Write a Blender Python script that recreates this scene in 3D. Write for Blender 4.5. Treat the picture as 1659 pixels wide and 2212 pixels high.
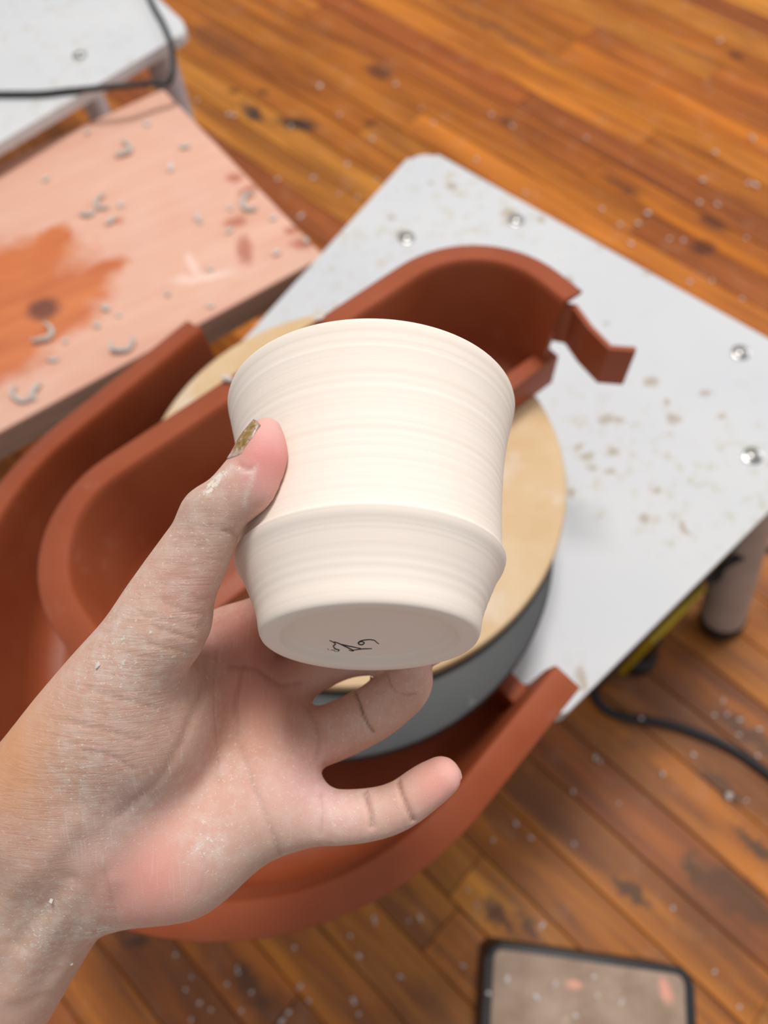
import bpy, bmesh, math, random
import numpy as np
from mathutils import Vector, Matrix, Euler

for o in list(bpy.data.objects):
    bpy.data.objects.remove(o, do_unlink=True)
scene = bpy.context.scene
COL = scene.collection
rnd = random.Random(7)

# ------------------------------------------------------------------ camera
F = 1664.0; CX, CY = 829.5, 1106.0; HC = 0.94          # focal length in px of a 1659x2212 frame
UP = np.array([-.045, -.5, -1.0]); UP /= np.linalg.norm(UP)
XR = np.array([1.0, 0, 0]); XR -= UP * (XR @ UP); XR /= np.linalg.norm(XR)
YF = np.cross(UP, XR)
R3 = np.stack([XR, YF, UP])                             # lens axes (right, down, forward) -> world


def W(u, v, Z):
    """world point at height Z seen at picture position u, v"""
    r = np.array([(u - CX) / F, (v - CY) / F, 1.0])
    t = -(HC - Z) / (r @ UP)
    p = R3 @ (r * t)
    return Vector((p[0], p[1], Z))


def lens(u, v, z):
    return np.array([(u - CX) / F * z, (v - CY) / F * z, z])


def to_world(p):
    p = np.asarray(p, float)
    return p @ R3.T + np.array([0, 0, HC])


cam_d = bpy.data.cameras.new('camera')
cam = bpy.data.objects.new('camera', cam_d)
COL.objects.link(cam)
cr, cu, cb = R3[:, 0], -R3[:, 1], -R3[:, 2]
cam.matrix_world = Matrix(((cr[0], cu[0], cb[0], 0), (cr[1], cu[1], cb[1], 0), (cr[2], cu[2], cb[2], HC), (0, 0, 0, 1)))
cam_d.sensor_fit = 'VERTICAL'; cam_d.sensor_height = 36.0; cam_d.sensor_width = 27.0
cam_d.lens = F / 2212 * 36.0
cam_d.clip_start = .01
cam_d.dof.use_dof = True
cam_d.dof.focus_distance = .214
cam_d.dof.aperture_fstop = 8.4
scene.camera = cam

# ------------------------------------------------------------------ light
scene.view_settings.view_transform = 'Standard'
scene.view_settings.look = 'None'
scene.view_settings.gamma = 1.0
scene.view_settings.use_curve_mapping = False
scene.view_settings.exposure = 0.0
world = bpy.data.worlds.new('room_light'); scene.world = world
world.use_nodes = True
bg = world.node_tree.nodes['Background']
bg.inputs[0].default_value = (.98, .985, 1.0, 1); bg.inputs[1].default_value = .42


def area(name, loc, target, size, power, color, size_y=None):
    d = bpy.data.lights.new(name, 'AREA'); d.energy = power; d.color = color; d.size = size
    if size_y:
        d.shape = 'RECTANGLE'; d.size_y = size_y
    o = bpy.data.objects.new(name, d); COL.objects.link(o)
    o.location = loc
    o.rotation_euler = (Vector(target) - Vector(loc)).to_track_quat('-Z', 'Y').to_euler()
    return o


area('ceiling_lamp', (.12, 1.25, 3.5), (.05, .3, .3), .75, 84, (1.0, .975, .95))
area('window_light', (2.9, 2.0, 1.9), (0, .3, .4), 1.3, 26, (.92, .96, 1.0), 1.3)


# ------------------------------------------------------------------ materials
def srgb(r, g, b):
    f = lambda c: (c / 255 / 12.92) if c / 255 <= .04045 else ((c / 255 + .055) / 1.055) ** 2.4
    return (f(r), f(g), f(b), 1.0)


class NT:
    def __init__(self, name):
        self.m = bpy.data.materials.new(name); self.m.use_nodes = True
        self.t = self.m.node_tree
        self.b = self.t.nodes['Principled BSDF']

    def n(self, typ, ins=None, **props):
        nd = self.t.nodes.new(typ)
        for k, v in props.items():
            setattr(nd, k, v)
        for k, v in (ins or {}).items():
            s = nd.inputs[k]
            if isinstance(v, bpy.types.NodeSocket):
                self.t.links.new(v, s)
            else:
                s.default_value = v
        return nd

    def set(self, **kw):
        for k, v in kw.items():
            k = k.replace('_', ' ')
            s = self.b.inputs[k]
            if isinstance(v, bpy.types.NodeSocket):
                self.t.links.new(v, s)
            else:
                s.default_value = v

    def pos(self):
        return self.n('ShaderNodeNewGeometry').outputs['Position']

    def obj(self):
        return self.n('ShaderNodeTexCoord').outputs['Object']

    def map(self, vec, loc=(0, 0, 0), rot=(0, 0, 0), scale=(1, 1, 1), typ='POINT'):
        nd = self.n('ShaderNodeMapping', {'Vector': vec}, vector_type=typ)
        nd.inputs['Location'].default_value = loc
        nd.inputs['Rotation'].default_value = rot
        nd.inputs['Scale'].default_value = scale
        return nd.outputs[0]

    def noise(self, vec, scale, detail=4, rough=.55, dist=0, col=False):
        nd = self.n('ShaderNodeTexNoise', {'Vector': vec, 'Scale': scale, 'Detail': detail, 'Roughness': rough, 'Distortion': dist})
        return nd.outputs['Color' if col else 'Fac']

    def rng(self, val, a, b, c=0., d=1.):
        return self.n('ShaderNodeMapRange', {0: val, 1: a, 2: b, 3: c, 4: d}).outputs[0]

    def mix(self, fac, a, b, blend='MIX'):
        nd = self.n('ShaderNodeMix', data_type='RGBA', blend_type=blend)
        for s, v in ((nd.inputs[0], fac), (nd.inputs[6], a), (nd.inputs[7], b)):
            if isinstance(v, bpy.types.NodeSocket):
                self.t.links.new(v, s)
            else:
                s.default_value = v
        return nd.outputs[2]

    def math(self, op, a, b=0.0):
        return self.n('ShaderNodeMath', {0: a, 1: b}, operation=op).outputs[0]

    def bump(self, h, strength=.3, dist=.001, normal=None):
        ins = {'Height': h, 'Strength': strength, 'Distance': dist}
        if normal is not None:
            ins['Normal'] = normal
        return self.n('ShaderNodeBump', ins).outputs[0]

    def stains(self, vec, lst, warp=.012, wscale=40):
        """mask of blots: (x, y, half length, half width, angle in degrees)"""
        nz = self.noise(vec, wscale, 3, .6, col=True)
        off = self.n('ShaderNodeVectorMath', {0: nz, 1: (.5, .5, .5)}, operation='SUBTRACT').outputs[0]
        off = self.n('ShaderNodeVectorMath', {0: off, 'Scale': warp * 2}, operation='SCALE').outputs[0]
        vec = self.n('ShaderNodeVectorMath', {0: vec, 1: off}, operation='ADD').outputs[0]
        flat = self.n('ShaderNodeVectorMath', {0: vec, 1: (1, 1, 0)}, operation='MULTIPLY').outputs[0]
        out = None
        for (x, y, rx, ry, ang) in lst:
            q = self.map(flat, (x, y, 0), (0, 0, math.radians(ang)), (rx, ry, 1), 'TEXTURE')
            ln = self.n('ShaderNodeVectorMath', {0: q}, operation='LENGTH').outputs['Value']
            k = self.rng(ln, 1.25, .6)
            out = k if out is None else self.math('MAXIMUM', out, k)
        return out


def simple(name, col, rough=.5, bumpscale=None, bumpstr=.1, spec=.5, metallic=0.0, var=.12, vscale=30):
    t = NT(name)
    p = t.obj()
    nz = t.noise(p, vscale, 4)
    dark = tuple(c * (1 - var) for c in col[:3]) + (1,)
    light = tuple(min(1, c * (1 + var)) for c in col[:3]) + (1,)
    t.set(Base_Color=t.mix(t.rng(nz, .3, .7), dark, light), Roughness=rough, Metallic=metallic)
    t.b.inputs['Specular IOR Level'].default_value = spec
    if bumpscale:
        t.set(Normal=t.bump(t.noise(p, bumpscale, 3), bumpstr, .001))
    return t.m


HB = .94 - .4787            # height of the top of the round bat
DECKZ = HB - .085


def floor_xy(u, v):
    p = W(u, v, 0); return p.x, p.y


def stain_px(Z, lst):
    """(u, v, half length m, half width m, angle) -> world blots"""
    return [(W(u, v, Z).x, W(u, v, Z).y, a, b, g) for (u, v, a, b, g) in lst]


PL = -43.5                  # direction of the floor strips, degrees


def m_floor():
    t = NT('varnished_floor_wood')
    pos = t.pos()
    oi = t.n('ShaderNodeObjectInfo')
    rv = t.n('ShaderNodeCombineXYZ', {0: oi.outputs['Random'], 1: oi.outputs['Random'], 2: oi.outputs['Random']}).outputs[0]
    rv = t.n('ShaderNodeVectorMath', {0: rv, 'Scale': 37.0}, operation='SCALE').outputs[0]
    al = t.map(pos, rot=(0, 0, math.radians(-PL)))
    al = t.n('ShaderNodeVectorMath', {0: al, 1: rv}, operation='ADD').outputs[0]
    g1 = t.noise(t.map(al, scale=(2.2, 30, 30)), 1.6, 5, .6, .6)
    g2 = t.noise(t.map(al, scale=(5, 140, 140)), 1.5, 3, .6)
    g3 = t.noise(t.map(al, scale=(1.2, 8, 8)), 1.5, 3)
    base = oi.outputs['Color']
    dk = t.mix(1.0, base, (.60, .50, .38, 1), 'MULTIPLY')
    lt = t.mix(1.0, base, (1.22, 1.2, 1.1, 1), 'MULTIPLY')
    c = t.mix(t.rng(g1, .38, .66), dk, lt)
    c = t.mix(t.rng(g2, .5, .8, 0, .35), c, dk)
    c = t.mix(t.rng(g3, .55, .75, 0, .55), c, dk)
    kn = t.stains(pos, stain_px(0, [(1540, 482, .028, .012, PL), (1518, 535, .022, .018, 0), (1590, 120, .018, .010, PL), (505, 198, .010, .008, 0),
                                    (568, 200, .012, .008, 0), (800, 264, .010, .007, 0), (1093, 262, .014, .010, PL), (820, 155, .032, .02, PL), (1340, 400, .04, .008, PL)]), .01, 60)
    c = t.mix(t.math('MULTIPLY', kn, .75), c, srgb(70, 30, 18))
    bl = t.stains(pos, stain_px(0, [(547, 246, .030, .014, PL - 8), (640, 268, .042, .016, PL + 30), (1360, 1922, .026, .007, PL + 14), (1590, 1935, .060, .020, PL + 8), (1500, 1880, .02, .014, PL),
                                    (1078, 1985, .022, .008, PL - 5), (1142, 1998, .016, .006, PL - 5), (530, 2118, .022, .008, PL - 10), (565, 2170, .018, .008, PL), (1640, 1830, .03, .008, PL),
                                    (295, 2033, .012, .008, 0), (1560, 1700, .03, .010, PL), (1620, 1590, .05, .012, PL)]), .016, 55)
    c = t.mix(t.math('MULTIPLY', bl, .88), c, srgb(38, 32, 30))
    br = t.stains(pos, stain_px(0, [(1500, 1545, .09, .024, PL), (1590, 1640, .075, .040, PL), (1360, 1560, .05, .02, PL), (610, 2180, .03, .02, PL), (1560, 1990, .05, .04, PL),
                                    (1160, 1720, .05, .018, PL), (470, 90, .08, .03, PL), (1060, 60, .16, .012, PL)]), .03, 30)
    c = t.mix(t.math('MULTIPLY', br, .5), c, srgb(92, 50, 34))
    wy = t.n('ShaderNodeSeparateXYZ', {0: pos}).outputs[1]
    worn = t.math('MULTIPLY', t.rng(wy, .75, .15, 0, .5), t.rng(t.noise(pos, 5, 4), .3, .6, .5, 1.0))
    c = t.mix(worn, c, t.mix(.5, c, srgb(170, 120, 78)))
    stk = t.math('MULTIPLY', t.rng(t.noise(t.map(al, scale=(2.0, 14, 14)), 1.4, 4, .6, .8), .50, .62, 0, .62), t.rng(wy, .8, .2))
    c = t.mix(stk, c, srgb(112, 66, 42))
    dust = t.rng(t.noise(pos, 22, 4), .56, .8, 0, .16)
    c = t.mix(dust, c, srgb(200, 170, 150))
    t.set(Base_Color=c, Roughness=t.rng(g3, .3, .7, .38, .55))
    t.b.inputs['Specular IOR Level'].default_value = .4
    t.set(Normal=t.bump(g2, .12, .001))
    return t.m


def m_plastic_pan():
    t = NT('terracotta_plastic')
    p = t.pos()
    nz = t.noise(p, 14, 4)
    c = t.mix(t.rng(nz, .35, .7), srgb(146, 70, 39), srgb(158, 82, 51))
    dust = t.math('MULTIPLY', t.rng(t.noise(p, 55, 5, .6), .60, .82), t.rng(t.noise(p, 9, 2), .45, .7))
    c = t.mix(t.math('MULTIPLY', dust, .28), c, srgb(205, 165, 150))
    t.set(Base_Color=c, Roughness=t.rng(nz, .3, .7, .40, .5))
    t.b.inputs['Specular IOR Level'].default_value = .28
    t.set(Normal=t.bump(t.noise(p, 900, 2), .04, .0005))
    return t.m


def m_deck(name, marks, warm=0):
    t = NT(name)
    p = t.pos()
    c = t.mix(t.rng(t.noise(p, 6, 3), .35, .65), srgb(207, 207, 207), srgb(200, 201, 204))
    y = t.math('MULTIPLY', t.rng(t.noise(p, 75, 4, .65), .54, .70), t.rng(t.noise(p, 7, 2), .42, .58))
    c = t.mix(t.math('MULTIPLY', y, .75), c, srgb(182, 172, 144))
    if marks:
        k = t.stains(p, marks, .005, 140)
        c = t.mix(t.math('MULTIPLY', k, .65), c, srgb(160, 140, 110))
    t.set(Base_Color=c, Roughness=.52)
    t.b.inputs['Specular IOR Level'].default_value = .35
    t.set(Normal=t.bump(t.noise(p, 30, 3), .05, .002))
    return t.m


def m_bat():
    t = NT('pressed_wood_bat')
    p = t.pos()
    c = t.mix(t.rng(t.noise(p, 25, 4), .35, .7), srgb(206, 172, 128), srgb(216, 188, 150))
    w = t.rng(t.noise(p, 16, 4, .6), .56, .68)
    c = t.mix(t.math('MULTIPLY', w, .6), c, srgb(222, 206, 188))
    t.set(Base_Color=c, Roughness=.6)
    t.set(Normal=t.bump(t.noise(p, 300, 3), .1, .0005))
    return t.m


def m_wheelhead():
    t = NT('cast_grey_metal')
    p = t.pos()
    c = t.mix(t.rng(t.noise(p, 10, 4), .35, .7), srgb(58, 59, 60), srgb(71, 72, 72))
    sp = t.rng(t.noise(p, 45, 4, .6), .66, .74)
    c = t.mix(t.math('MULTIPLY', sp, .6), c, srgb(150, 150, 148))
    t.set(Base_Color=c, Roughness=.6)
    return t.m


def m_board(board_z):
    t = NT('clay_dusted_board')
    p = t.pos()
    al = t.map(p, rot=(0, 0, math.radians(-32)))
    g = t.noise(t.map(al, scale=(3, 26, 26)), 2, 4, .6, .5)
    dry = t.mix(t.rng(g, .3, .72), srgb(214, 160, 138), srgb(224, 177, 154))
    pale = t.rng(t.noise(p, 9, 4), .5, .72, 0, .5)
    dry = t.mix(pale, dry, srgb(222, 182, 162))
    wetc = t.mix(t.rng(g, .35, .7), srgb(184, 90, 32), srgb(208, 114, 50))
    wet = t.stains(p, stain_px(board_z, [(60, 560, .060, .035, 20), (40, 640, .085, .045, 30), (150, 640, .055, .032, 33), (215, 590, .034, .016, 35), (30, 720, .06, .035, 30), (120, 510, .02, .02, 20), (-60, 650, .08, .08, 0), (10, 770, .05, .03, 35), (130, 690, .05, .025, 35)]), .022, 32)
    c = t.mix(t.math('MULTIPLY', wet, .92), dry, wetc)
    fin = t.stains(p, stain_px(board_z, [(508, 384, .011, .008, 0), (535, 412, .014, .008, 40), (508, 480, .013, .009, 20), (530, 540, .009, .022, 10), (630, 498, .010, .006, 0), (655, 525, .014, .010, 10), (245, 480, .012, .006, 30)]), .007, 90)
    c = t.mix(t.math('MULTIPLY', fin, .75), c, srgb(170, 92, 66))
    ring = t.stains(p, stain_px(board_z, [(440, 598, .034, .007, 10), (415, 570, .018, .006, -60)]), .01, 70)
    c = t.mix(t.math('MULTIPLY', ring, .6), c, srgb(242, 210, 196))
    knot = t.stains(p, stain_px(board_z, [(93, 668, .018, .016, 0)]), .004, 80)
    c = t.mix(t.math('MULTIPLY', knot, .85), c, srgb(92, 46, 34))
    t.set(Base_Color=c, Roughness=t.math('SUBTRACT', .75, t.math('MULTIPLY', wet, .2)))
    t.set(Normal=t.bump(g, .15, .001))
    return t.m


def m_board_edge():
    t = NT('grey_brown_wood_edge')
    p = t.pos()
    al = t.map(p, rot=(0, 0, math.radians(-32)))
    g = t.noise(t.map(al, scale=(3, 60, 90)), 2, 4, .6, .5)
    t.set(Base_Color=t.mix(t.rng(g, .3, .7), srgb(150, 128, 112), srgb(188, 164, 146)), Roughness=.7)
    return t.m


def m_pedal():
    t = NT('worn_brown_pedal_pad')
    p = t.pos()
    c = t.mix(t.rng(t.noise(p, 30, 4, .6), .35, .68), srgb(150, 124, 104), srgb(176, 152, 132))
    c = t.mix(t.rng(t.noise(p, 55, 4), .6, .75, 0, .55), c, srgb(196, 170, 154))
    c = t.mix(t.stains(p, stain_px(.1, [(1240, 2127, .007, .004, 0), (1437, 2137, .006, .010, 15)]), .004, 90), c, srgb(226, 160, 136))
    t.set(Base_Color=c, Roughness=.7, Normal=t.bump(t.noise(p, 250, 3), .3, .001))
    return t.m


def m_clay(name, a, b, rough=.75):
    t = NT(name)
    p = t.obj()
    t.set(Base_Color=t.mix(t.rng(t.noise(p, 120, 4), .35, .7), a, b), Roughness=rough)
    t.set(Normal=t.bump(t.noise(p, 300, 4), .3, .0006))
    return t.m


def m_cup():
    t = NT('dry_porcelain_clay')
    p = t.obj()
    ring = t.noise(t.map(p, scale=(1.2, 1.2, 330)), 1.4, 4, .6, .2)
    ring2 = t.noise(t.map(p, scale=(7, 7, 1100)), 1.0, 3, .6)
    c = t.mix(t.rng(ring, .3, .7), srgb(234, 220, 207), srgb(242, 230, 218))
    c = t.mix(t.rng(ring2, .52, .75, 0, .3), c, srgb(226, 208, 194))
    # short turning scratches
    sc = t.n('ShaderNodeTexVoronoi', {'Vector': t.map(p, scale=(60, 60, 900)), 'Scale': 1.0}).outputs['Distance']
    c = t.mix(t.rng(sc, .05, .02, 0, .25), c, srgb(205, 186, 172))
    h = t.math('ADD', t.math('MULTIPLY', ring, 1.0), t.math('MULTIPLY', ring2, .35))
    t.set(Base_Color=c, Roughness=.82)
    t.b.inputs['Specular IOR Level'].default_value = .2
    t.set(Normal=t.bump(h, .14, .0003))
    return t.m


def m_skin():
    t = NT('dusty_skin')
    p = t.obj()
    vc = t.n('ShaderNodeVertexColor', layer_name='tone').outputs['Color']
    at = t.n('ShaderNodeVertexColor', layer_name='wear').outputs['Color']
    sep = t.n('ShaderNodeSeparateColor', {0: at})
    dustm, wrk, fine = sep.outputs[0], sep.outputs[1], sep.outputs[2]
    # mottling
    mot = t.noise(p, 130, 4, .6)
    c = t.mix(t.rng(mot, .3, .7, 0, .35), vc, t.mix(1.0, vc, (.86, .74, .70, 1), 'MULTIPLY'))
    # cellular skin texture
    v = t.n('ShaderNodeTexVoronoi', {'Vector': p, 'Scale': 1700.0}, feature='DISTANCE_TO_EDGE').outputs['Distance']
    cell = t.rng(v, 0.0, .25)
    c = t.mix(t.math('MULTIPLY', t.math('SUBTRACT', 1.0, cell), .10), c, t.mix(1.0, c, (.7, .6, .55, 1), 'MULTIPLY'))
    # wrinkles across the thumb and thenar: lines roughly along the lens x axis
    wv = t.noise(t.map(p, rot=(0, 0, math.radians(-8)), scale=(80, 640, 80)), 1.0, 3, .55, 1.4)
    wl = t.rng(wv, .52, .40)
    c = t.mix(t.math('MULTIPLY', t.math('MULTIPLY', wl, wrk), .22), c, t.mix(1.0, c, (.62, .48, .42, 1), 'MULTIPLY'))
    # clay dust: a pale film plus flecks that catch on the ridges
    film = t.math('MULTIPLY', dustm, t.rng(t.noise(p, 260, 5, .65), .40, .68, .15, .9))
    c = t.mix(film, c, srgb(226, 212, 200))
    fl = t.math('MULTIPLY', t.rng(t.noise(p, 1000, 3, .6), .60, .66), t.math('MULTIPLY', dustm, 1.0))
    c = t.mix(t.math('MULTIPLY', fl, .8), c, srgb(240, 230, 220))
    cl = t.rng(t.math('ADD', dustm, t.math('MULTIPLY', t.math('SUBTRACT', t.noise(p, 620, 4, .65), .5), 1.5)), .84, .93)
    c = t.mix(t.math('MULTIPLY', cl, .9), c, srgb(228, 217, 203))
    # fine crossing scratches
    x1 = t.noise(t.map(p, rot=(0, 0, 1.0), scale=(1500, 70, 200)), 1.0, 2, .5, .4)
    x2 = t.noise(t.map(p, rot=(0, 0, -.75), scale=(1500, 70, 200)), 1.0, 2, .5, .4)
    xx = t.math('MAXIMUM', t.rng(x1, .62, .68), t.rng(x2, .62, .68))
    c = t.mix(t.math('MULTIPLY', t.math('MULTIPLY', xx, fine), .38), c, srgb(222, 206, 196))
    h = t.math('ADD', t.math('MULTIPLY', cell, .14), t.math('MULTIPLY', t.math('MULTIPLY', t.rng(wv, .40, .56), wrk), .38))
    h = t.math('ADD', h, t.math('MULTIPLY', fl, .8))
    h = t.math('ADD', h, t.math('MULTIPLY', cl, 1.2))
    t.set(Base_Color=c, Roughness=.62, Normal=t.bump(h, .4, .00035))
    t.b.inputs['Specular IOR Level'].default_value = .3
    t.b.inputs['Subsurface Weight'].default_value = .12
    t.b.inputs['Subsurface Radius'].default_value = (1.0, .35, .2)
    t.b.inputs['Subsurface Scale'].default_value = .003
    return t.m


def m_nail(name, col, polish=None):
    t = NT(name)
    p = t.obj()
    c = t.mix(t.rng(t.noise(p, 300, 3), .4, .65), col, srgb(214, 186, 178))
    if polish:
        k = t.stains(p, polish, .0022, 500)
        c = t.mix(k, c, t.mix(t.rng(t.noise(p, 700, 3), .4, .6), srgb(128, 96, 50), srgb(160, 128, 78)))
    c = t.mix(t.rng(t.noise(p, 900, 3), .62, .7, 0, .6), c, srgb(228, 214, 200))
    t.set(Base_Color=c, Roughness=.35, Normal=t.bump(t.noise(p, 700, 3), .25, .0003))
    return t.m


M = {}
M['floor'] = m_floor()
M['subfloor'] = simple('dark_gap_between_strips', srgb(46, 26, 14), .8)
M['pan'] = m_plastic_pan()
M['bat'] = m_bat()
M['wheelhead'] = m_wheelhead()
M['edge'] = m_board_edge()
M['pedal'] = m_pedal()
M['black'] = simple('black_rubber', srgb(26, 25, 26), .5, 400, .1)
M['housing'] = simple('black_housing', srgb(30, 26, 25), .6)
M['yellow'] = simple('yellow_panel', srgb(190, 158, 20), .5)
M['leg'] = simple('beige_painted_leg', srgb(176, 160, 150), .5)
M['screw'] = simple('bright_screw', srgb(176, 174, 170), .25, metallic=.8)
M['white'] = simple('white_painted_metal', srgb(206, 206, 212), .4, var=.04)
M['crumb'] = m_clay('pale_clay', srgb(198, 188, 182), srgb(224, 216, 210))
M['crumb2'] = m_clay('grey_clay', srgb(182, 176, 166), srgb(212, 206, 198))
M['cup'] = m_cup()
M['ink'] = simple('pencil_mark', srgb(46, 42, 46), .8, var=.3, vscale=900)
M['skin'] = m_skin()
M['nail'] = m_nail('finger_nail', srgb(196, 150, 138))
_hw = lens(165, 1770, .25)
M['nail_worn'] = m_nail('worn_thumb_nail', srgb(184, 158, 158), [((lens(u, v, .2) - _hw)[0], (lens(u, v, .2) - _hw)[1], a, b, 115) for u, v, a, b in ((528, 945, .0052, .0026), (546, 915, .004, .0022))])
M['nail_edge'] = simple('nail_edge', srgb(226, 208, 190), .5)


# ------------------------------------------------------------------ helpers
def mesh_obj(name, verts, faces, mat, parent=None, smooth=False, origin=None):
    me = bpy.data.meshes.new(name)
    o0 = Vector(origin) if origin is not None else Vector((0, 0, 0))
    me.from_pydata([tuple(Vector(v) - o0) for v in verts], [], faces)
    me.materials.append(mat)
    if smooth:
        me.polygons.foreach_set('use_smooth', [True] * len(me.polygons))
    o = bpy.data.objects.new(name, me)
    COL.objects.link(o)
    if parent is not None:
        o.parent = parent
        o.location = o0 - parent_loc(parent)
    else:
        o.location = o0
    return o


def parent_loc(p):
    loc = Vector(p.location)
    while p.parent is not None:
        p = p.parent
        loc += Vector(p.location)
    return loc


def from_bm(name, bm, mat, parent=None, smooth=False, origin=None):
    me = bpy.data.meshes.new(name)
    o0 = Vector(origin) if origin is not None else (parent_loc(parent) if parent is not None else Vector((0, 0, 0)))
    bmesh.ops.recalc_face_normals(bm, faces=bm.faces)
    bmesh.ops.translate(bm, verts=bm.verts, vec=-o0)
    bm.to_mesh(me); bm.free()
    me.materials.append(mat)
    if smooth:
        me.polygons.foreach_set('use_smooth', [True] * len(me.polygons))
        try:
            me.set_sharp_from_angle(angle=math.radians(40))
        except Exception:
            pass
    o = bpy.data.objects.new(name, me)
    COL.objects.link(o)
    if parent is not None:
        o.parent = parent
        o.location = o0 - parent_loc(parent)
    else:
        o.location = o0
    return o


def empty(name, loc):
    o = bpy.data.objects.new(name, None); COL.objects.link(o); o.location = loc
    o.empty_display_size = .05
    return o


def tag(o, label=None, cat=None, group=None, kind=None):
    if label: o['label'] = label
    if cat: o['category'] = cat
    if group: o['group'] = group
    if kind: o['kind'] = kind
    return o


def round_poly(pts, rad, seg=6):
    """round the corners of a 2D polygon; rad per corner"""
    out = []
    n = len(pts)
    for i in range(n):
        p = Vector(pts[i][:2]); a = Vector(pts[i - 1][:2]); b = Vector(pts[(i + 1) % n][:2])
        r = rad[i] if isinstance(rad, (list, tuple)) else rad
        if r <= 0:
            out.append(p); continue
        d1 = (a - p).normalized(); d2 = (b - p).normalized()
        ang = d1.angle(d2)
        t = r / math.tan(ang / 2)
        s = p + d1 * t; e = p + d2 * t
        c = p + (d1 + d2).normalized() * (r / math.sin(ang / 2))
        a0 = math.atan2(s.y - c.y, s.x - c.x); a1 = math.atan2(e.y - c.y, e.x - c.x)
        da = (a1 - a0 + math.pi) % (2 * math.pi) - math.pi
        for k in range(seg + 1):
            q = a0 + da * k / seg
            out.append(Vector((c.x + r * math.cos(q), c.y + r * math.sin(q))))
    return out


def prism_bm(pts, z0, z1, bevel=0.0, seg=3, bm=None):
    bm = bm or bmesh.new()
    top = [bm.verts.new((p[0], p[1], z1)) for p in pts]
    bot = [bm.verts.new((p[0], p[1], z0)) for p in pts]
    ft = bm.faces.new(top); bm.faces.new(bot[::-1])
    n = len(pts)
    for i in range(n):
        bm.faces.new((top[i], bot[i], bot[(i + 1) % n], top[(i + 1) % n]))
    if bevel:
        es = [e for e in ft.edges]
        bmesh.ops.bevel(bm, geom=es, offset=bevel, segments=seg, profile=.5, affect='EDGES')
    return bm


def lathe_bm(profile, seg=64, bm=None, mat=None):
    bm = bm or bmesh.new()
    rings = []
    for r, z in profile:
        if r < 1e-6:
            rings.append([bm.verts.new((0, 0, z))])
        else:
            rings.append([bm.verts.new((r * math.cos(2 * math.pi * k / seg), r * math.sin(2 * math.pi * k / seg), z)) for k in range(seg)])
    for a, b in zip(rings[:-1], rings[1:]):
        for k in range(seg):
            k2 = (k + 1) % seg
            if len(a) == 1 and len(b) == 1: continue
            if len(a) == 1: bm.faces.new((a[0], b[k], b[k2]))
            elif len(b) == 1: bm.faces.new((a[k], b[0], a[k2]))
            else: bm.faces.new((a[k], b[k], b[k2], a[k2]))
    if mat is not None:
        bmesh.ops.transform(bm, matrix=mat, verts=bm.verts)
    return bm


def smooth_path(pts, n=8):
    """Catmull-Rom through the points"""
    P = [Vector(p) for p in pts]
    P = [P[0] * 2 - P[1]] + P + [P[-1] * 2 - P[-2]]
    out = []
    for i in range(1, len(P) - 2):
        for k in range(n):
            t = k / n
            a, b, c, d = P[i - 1], P[i], P[i + 1], P[i + 2]
            out.append(.5 * ((2 * b) + (c - a) * t + (2 * a - 5 * b + 4 * c - d) * t * t + (3 * b - a - 3 * c + d) * t ** 3))
    out.append(P[-2])
    return out


def tube_bm(pts, rad, seg=10, bm=None):
    bm = bm or bmesh.new()
    rings = []
    n = len(pts)
    nrm = None
    for i, p in enumerate(pts):
        tdir = (Vector(pts[min(i + 1, n - 1)]) - Vector(pts[max(i - 1, 0)])).normalized()
        if nrm is None:
            nrm = tdir.cross(Vector((0, 0, 1)) if abs(tdir.z) < .9 else Vector((1, 0, 0))).normalized()
        nrm = (nrm - tdir * nrm.dot(tdir)).normalized()
        bn = tdir.cross(nrm)
        r = rad[i] if isinstance(rad, (list, tuple)) else rad
        rings.append([bm.verts.new(Vector(p) + (nrm * math.cos(2 * math.pi * k / seg) + bn * math.sin(2 * math.pi * k / seg)) * r) for k in range(seg)])
    for a, b in zip(rings[:-1], rings[1:]):
        for k in range(seg):
            bm.faces.new((a[k], b[k], b[(k + 1) % seg], a[(k + 1) % seg]))
    bm.faces.new(rings[0][::-1]); bm.faces.new(rings[-1])
    return bm


def sweep_bm(path, profile, bm=None):
    """path: 2D points of the outer rim edge walked so that inward is to the right (cw);
    profile: closed list of (inward offset, z)"""
    bm = bm or bmesh.new()
    n = len(path)
    rings = []
    for i, p in enumerate(path):
        d1 = (path[i] - path[i - 1]).normalized() if i > 0 else (path[1] - path[0]).normalized()
        d2 = (path[i + 1] - path[i]).normalized() if i < n - 1 else d1
        n1 = Vector((d1.y, -d1.x)); n2 = Vector((d2.y, -d2.x))
        m = (n1 + n2).normalized(); m = m / max(.3, m.dot(n1))
        rings.append([bm.verts.new((p.x + m.x * s, p.y + m.y * s, z)) for s, z in profile])
    k = len(profile)
    for a, b in zip(rings[:-1], rings[1:]):
        for j in range(k):
            bm.faces.new((a[j], a[(j + 1) % k], b[(j + 1) % k], b[j]))
    bm.faces.new(rings[0]); bm.faces.new(rings[-1][::-1])
    return bm


# ------------------------------------------------------------------ floor
floor = empty('floor', (0, 0, 0)); tag(floor, kind='structure')
ax = Vector((math.cos(math.radians(PL)), math.sin(math.radians(PL)), 0))
ay = Vector((-ax.y, ax.x, 0))
sub = [ax * a + ay * b + Vector((0.05, .75, 0)) for a, b in ((-2, -1.75), (2, -1.75), (2, 1.75), (-2, 1.75))]
so = from_bm('subfloor', prism_bm([(p.x, p.y) for p in sub], -.04, -.0165), M['subfloor'], floor)
PW = .0585
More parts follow.
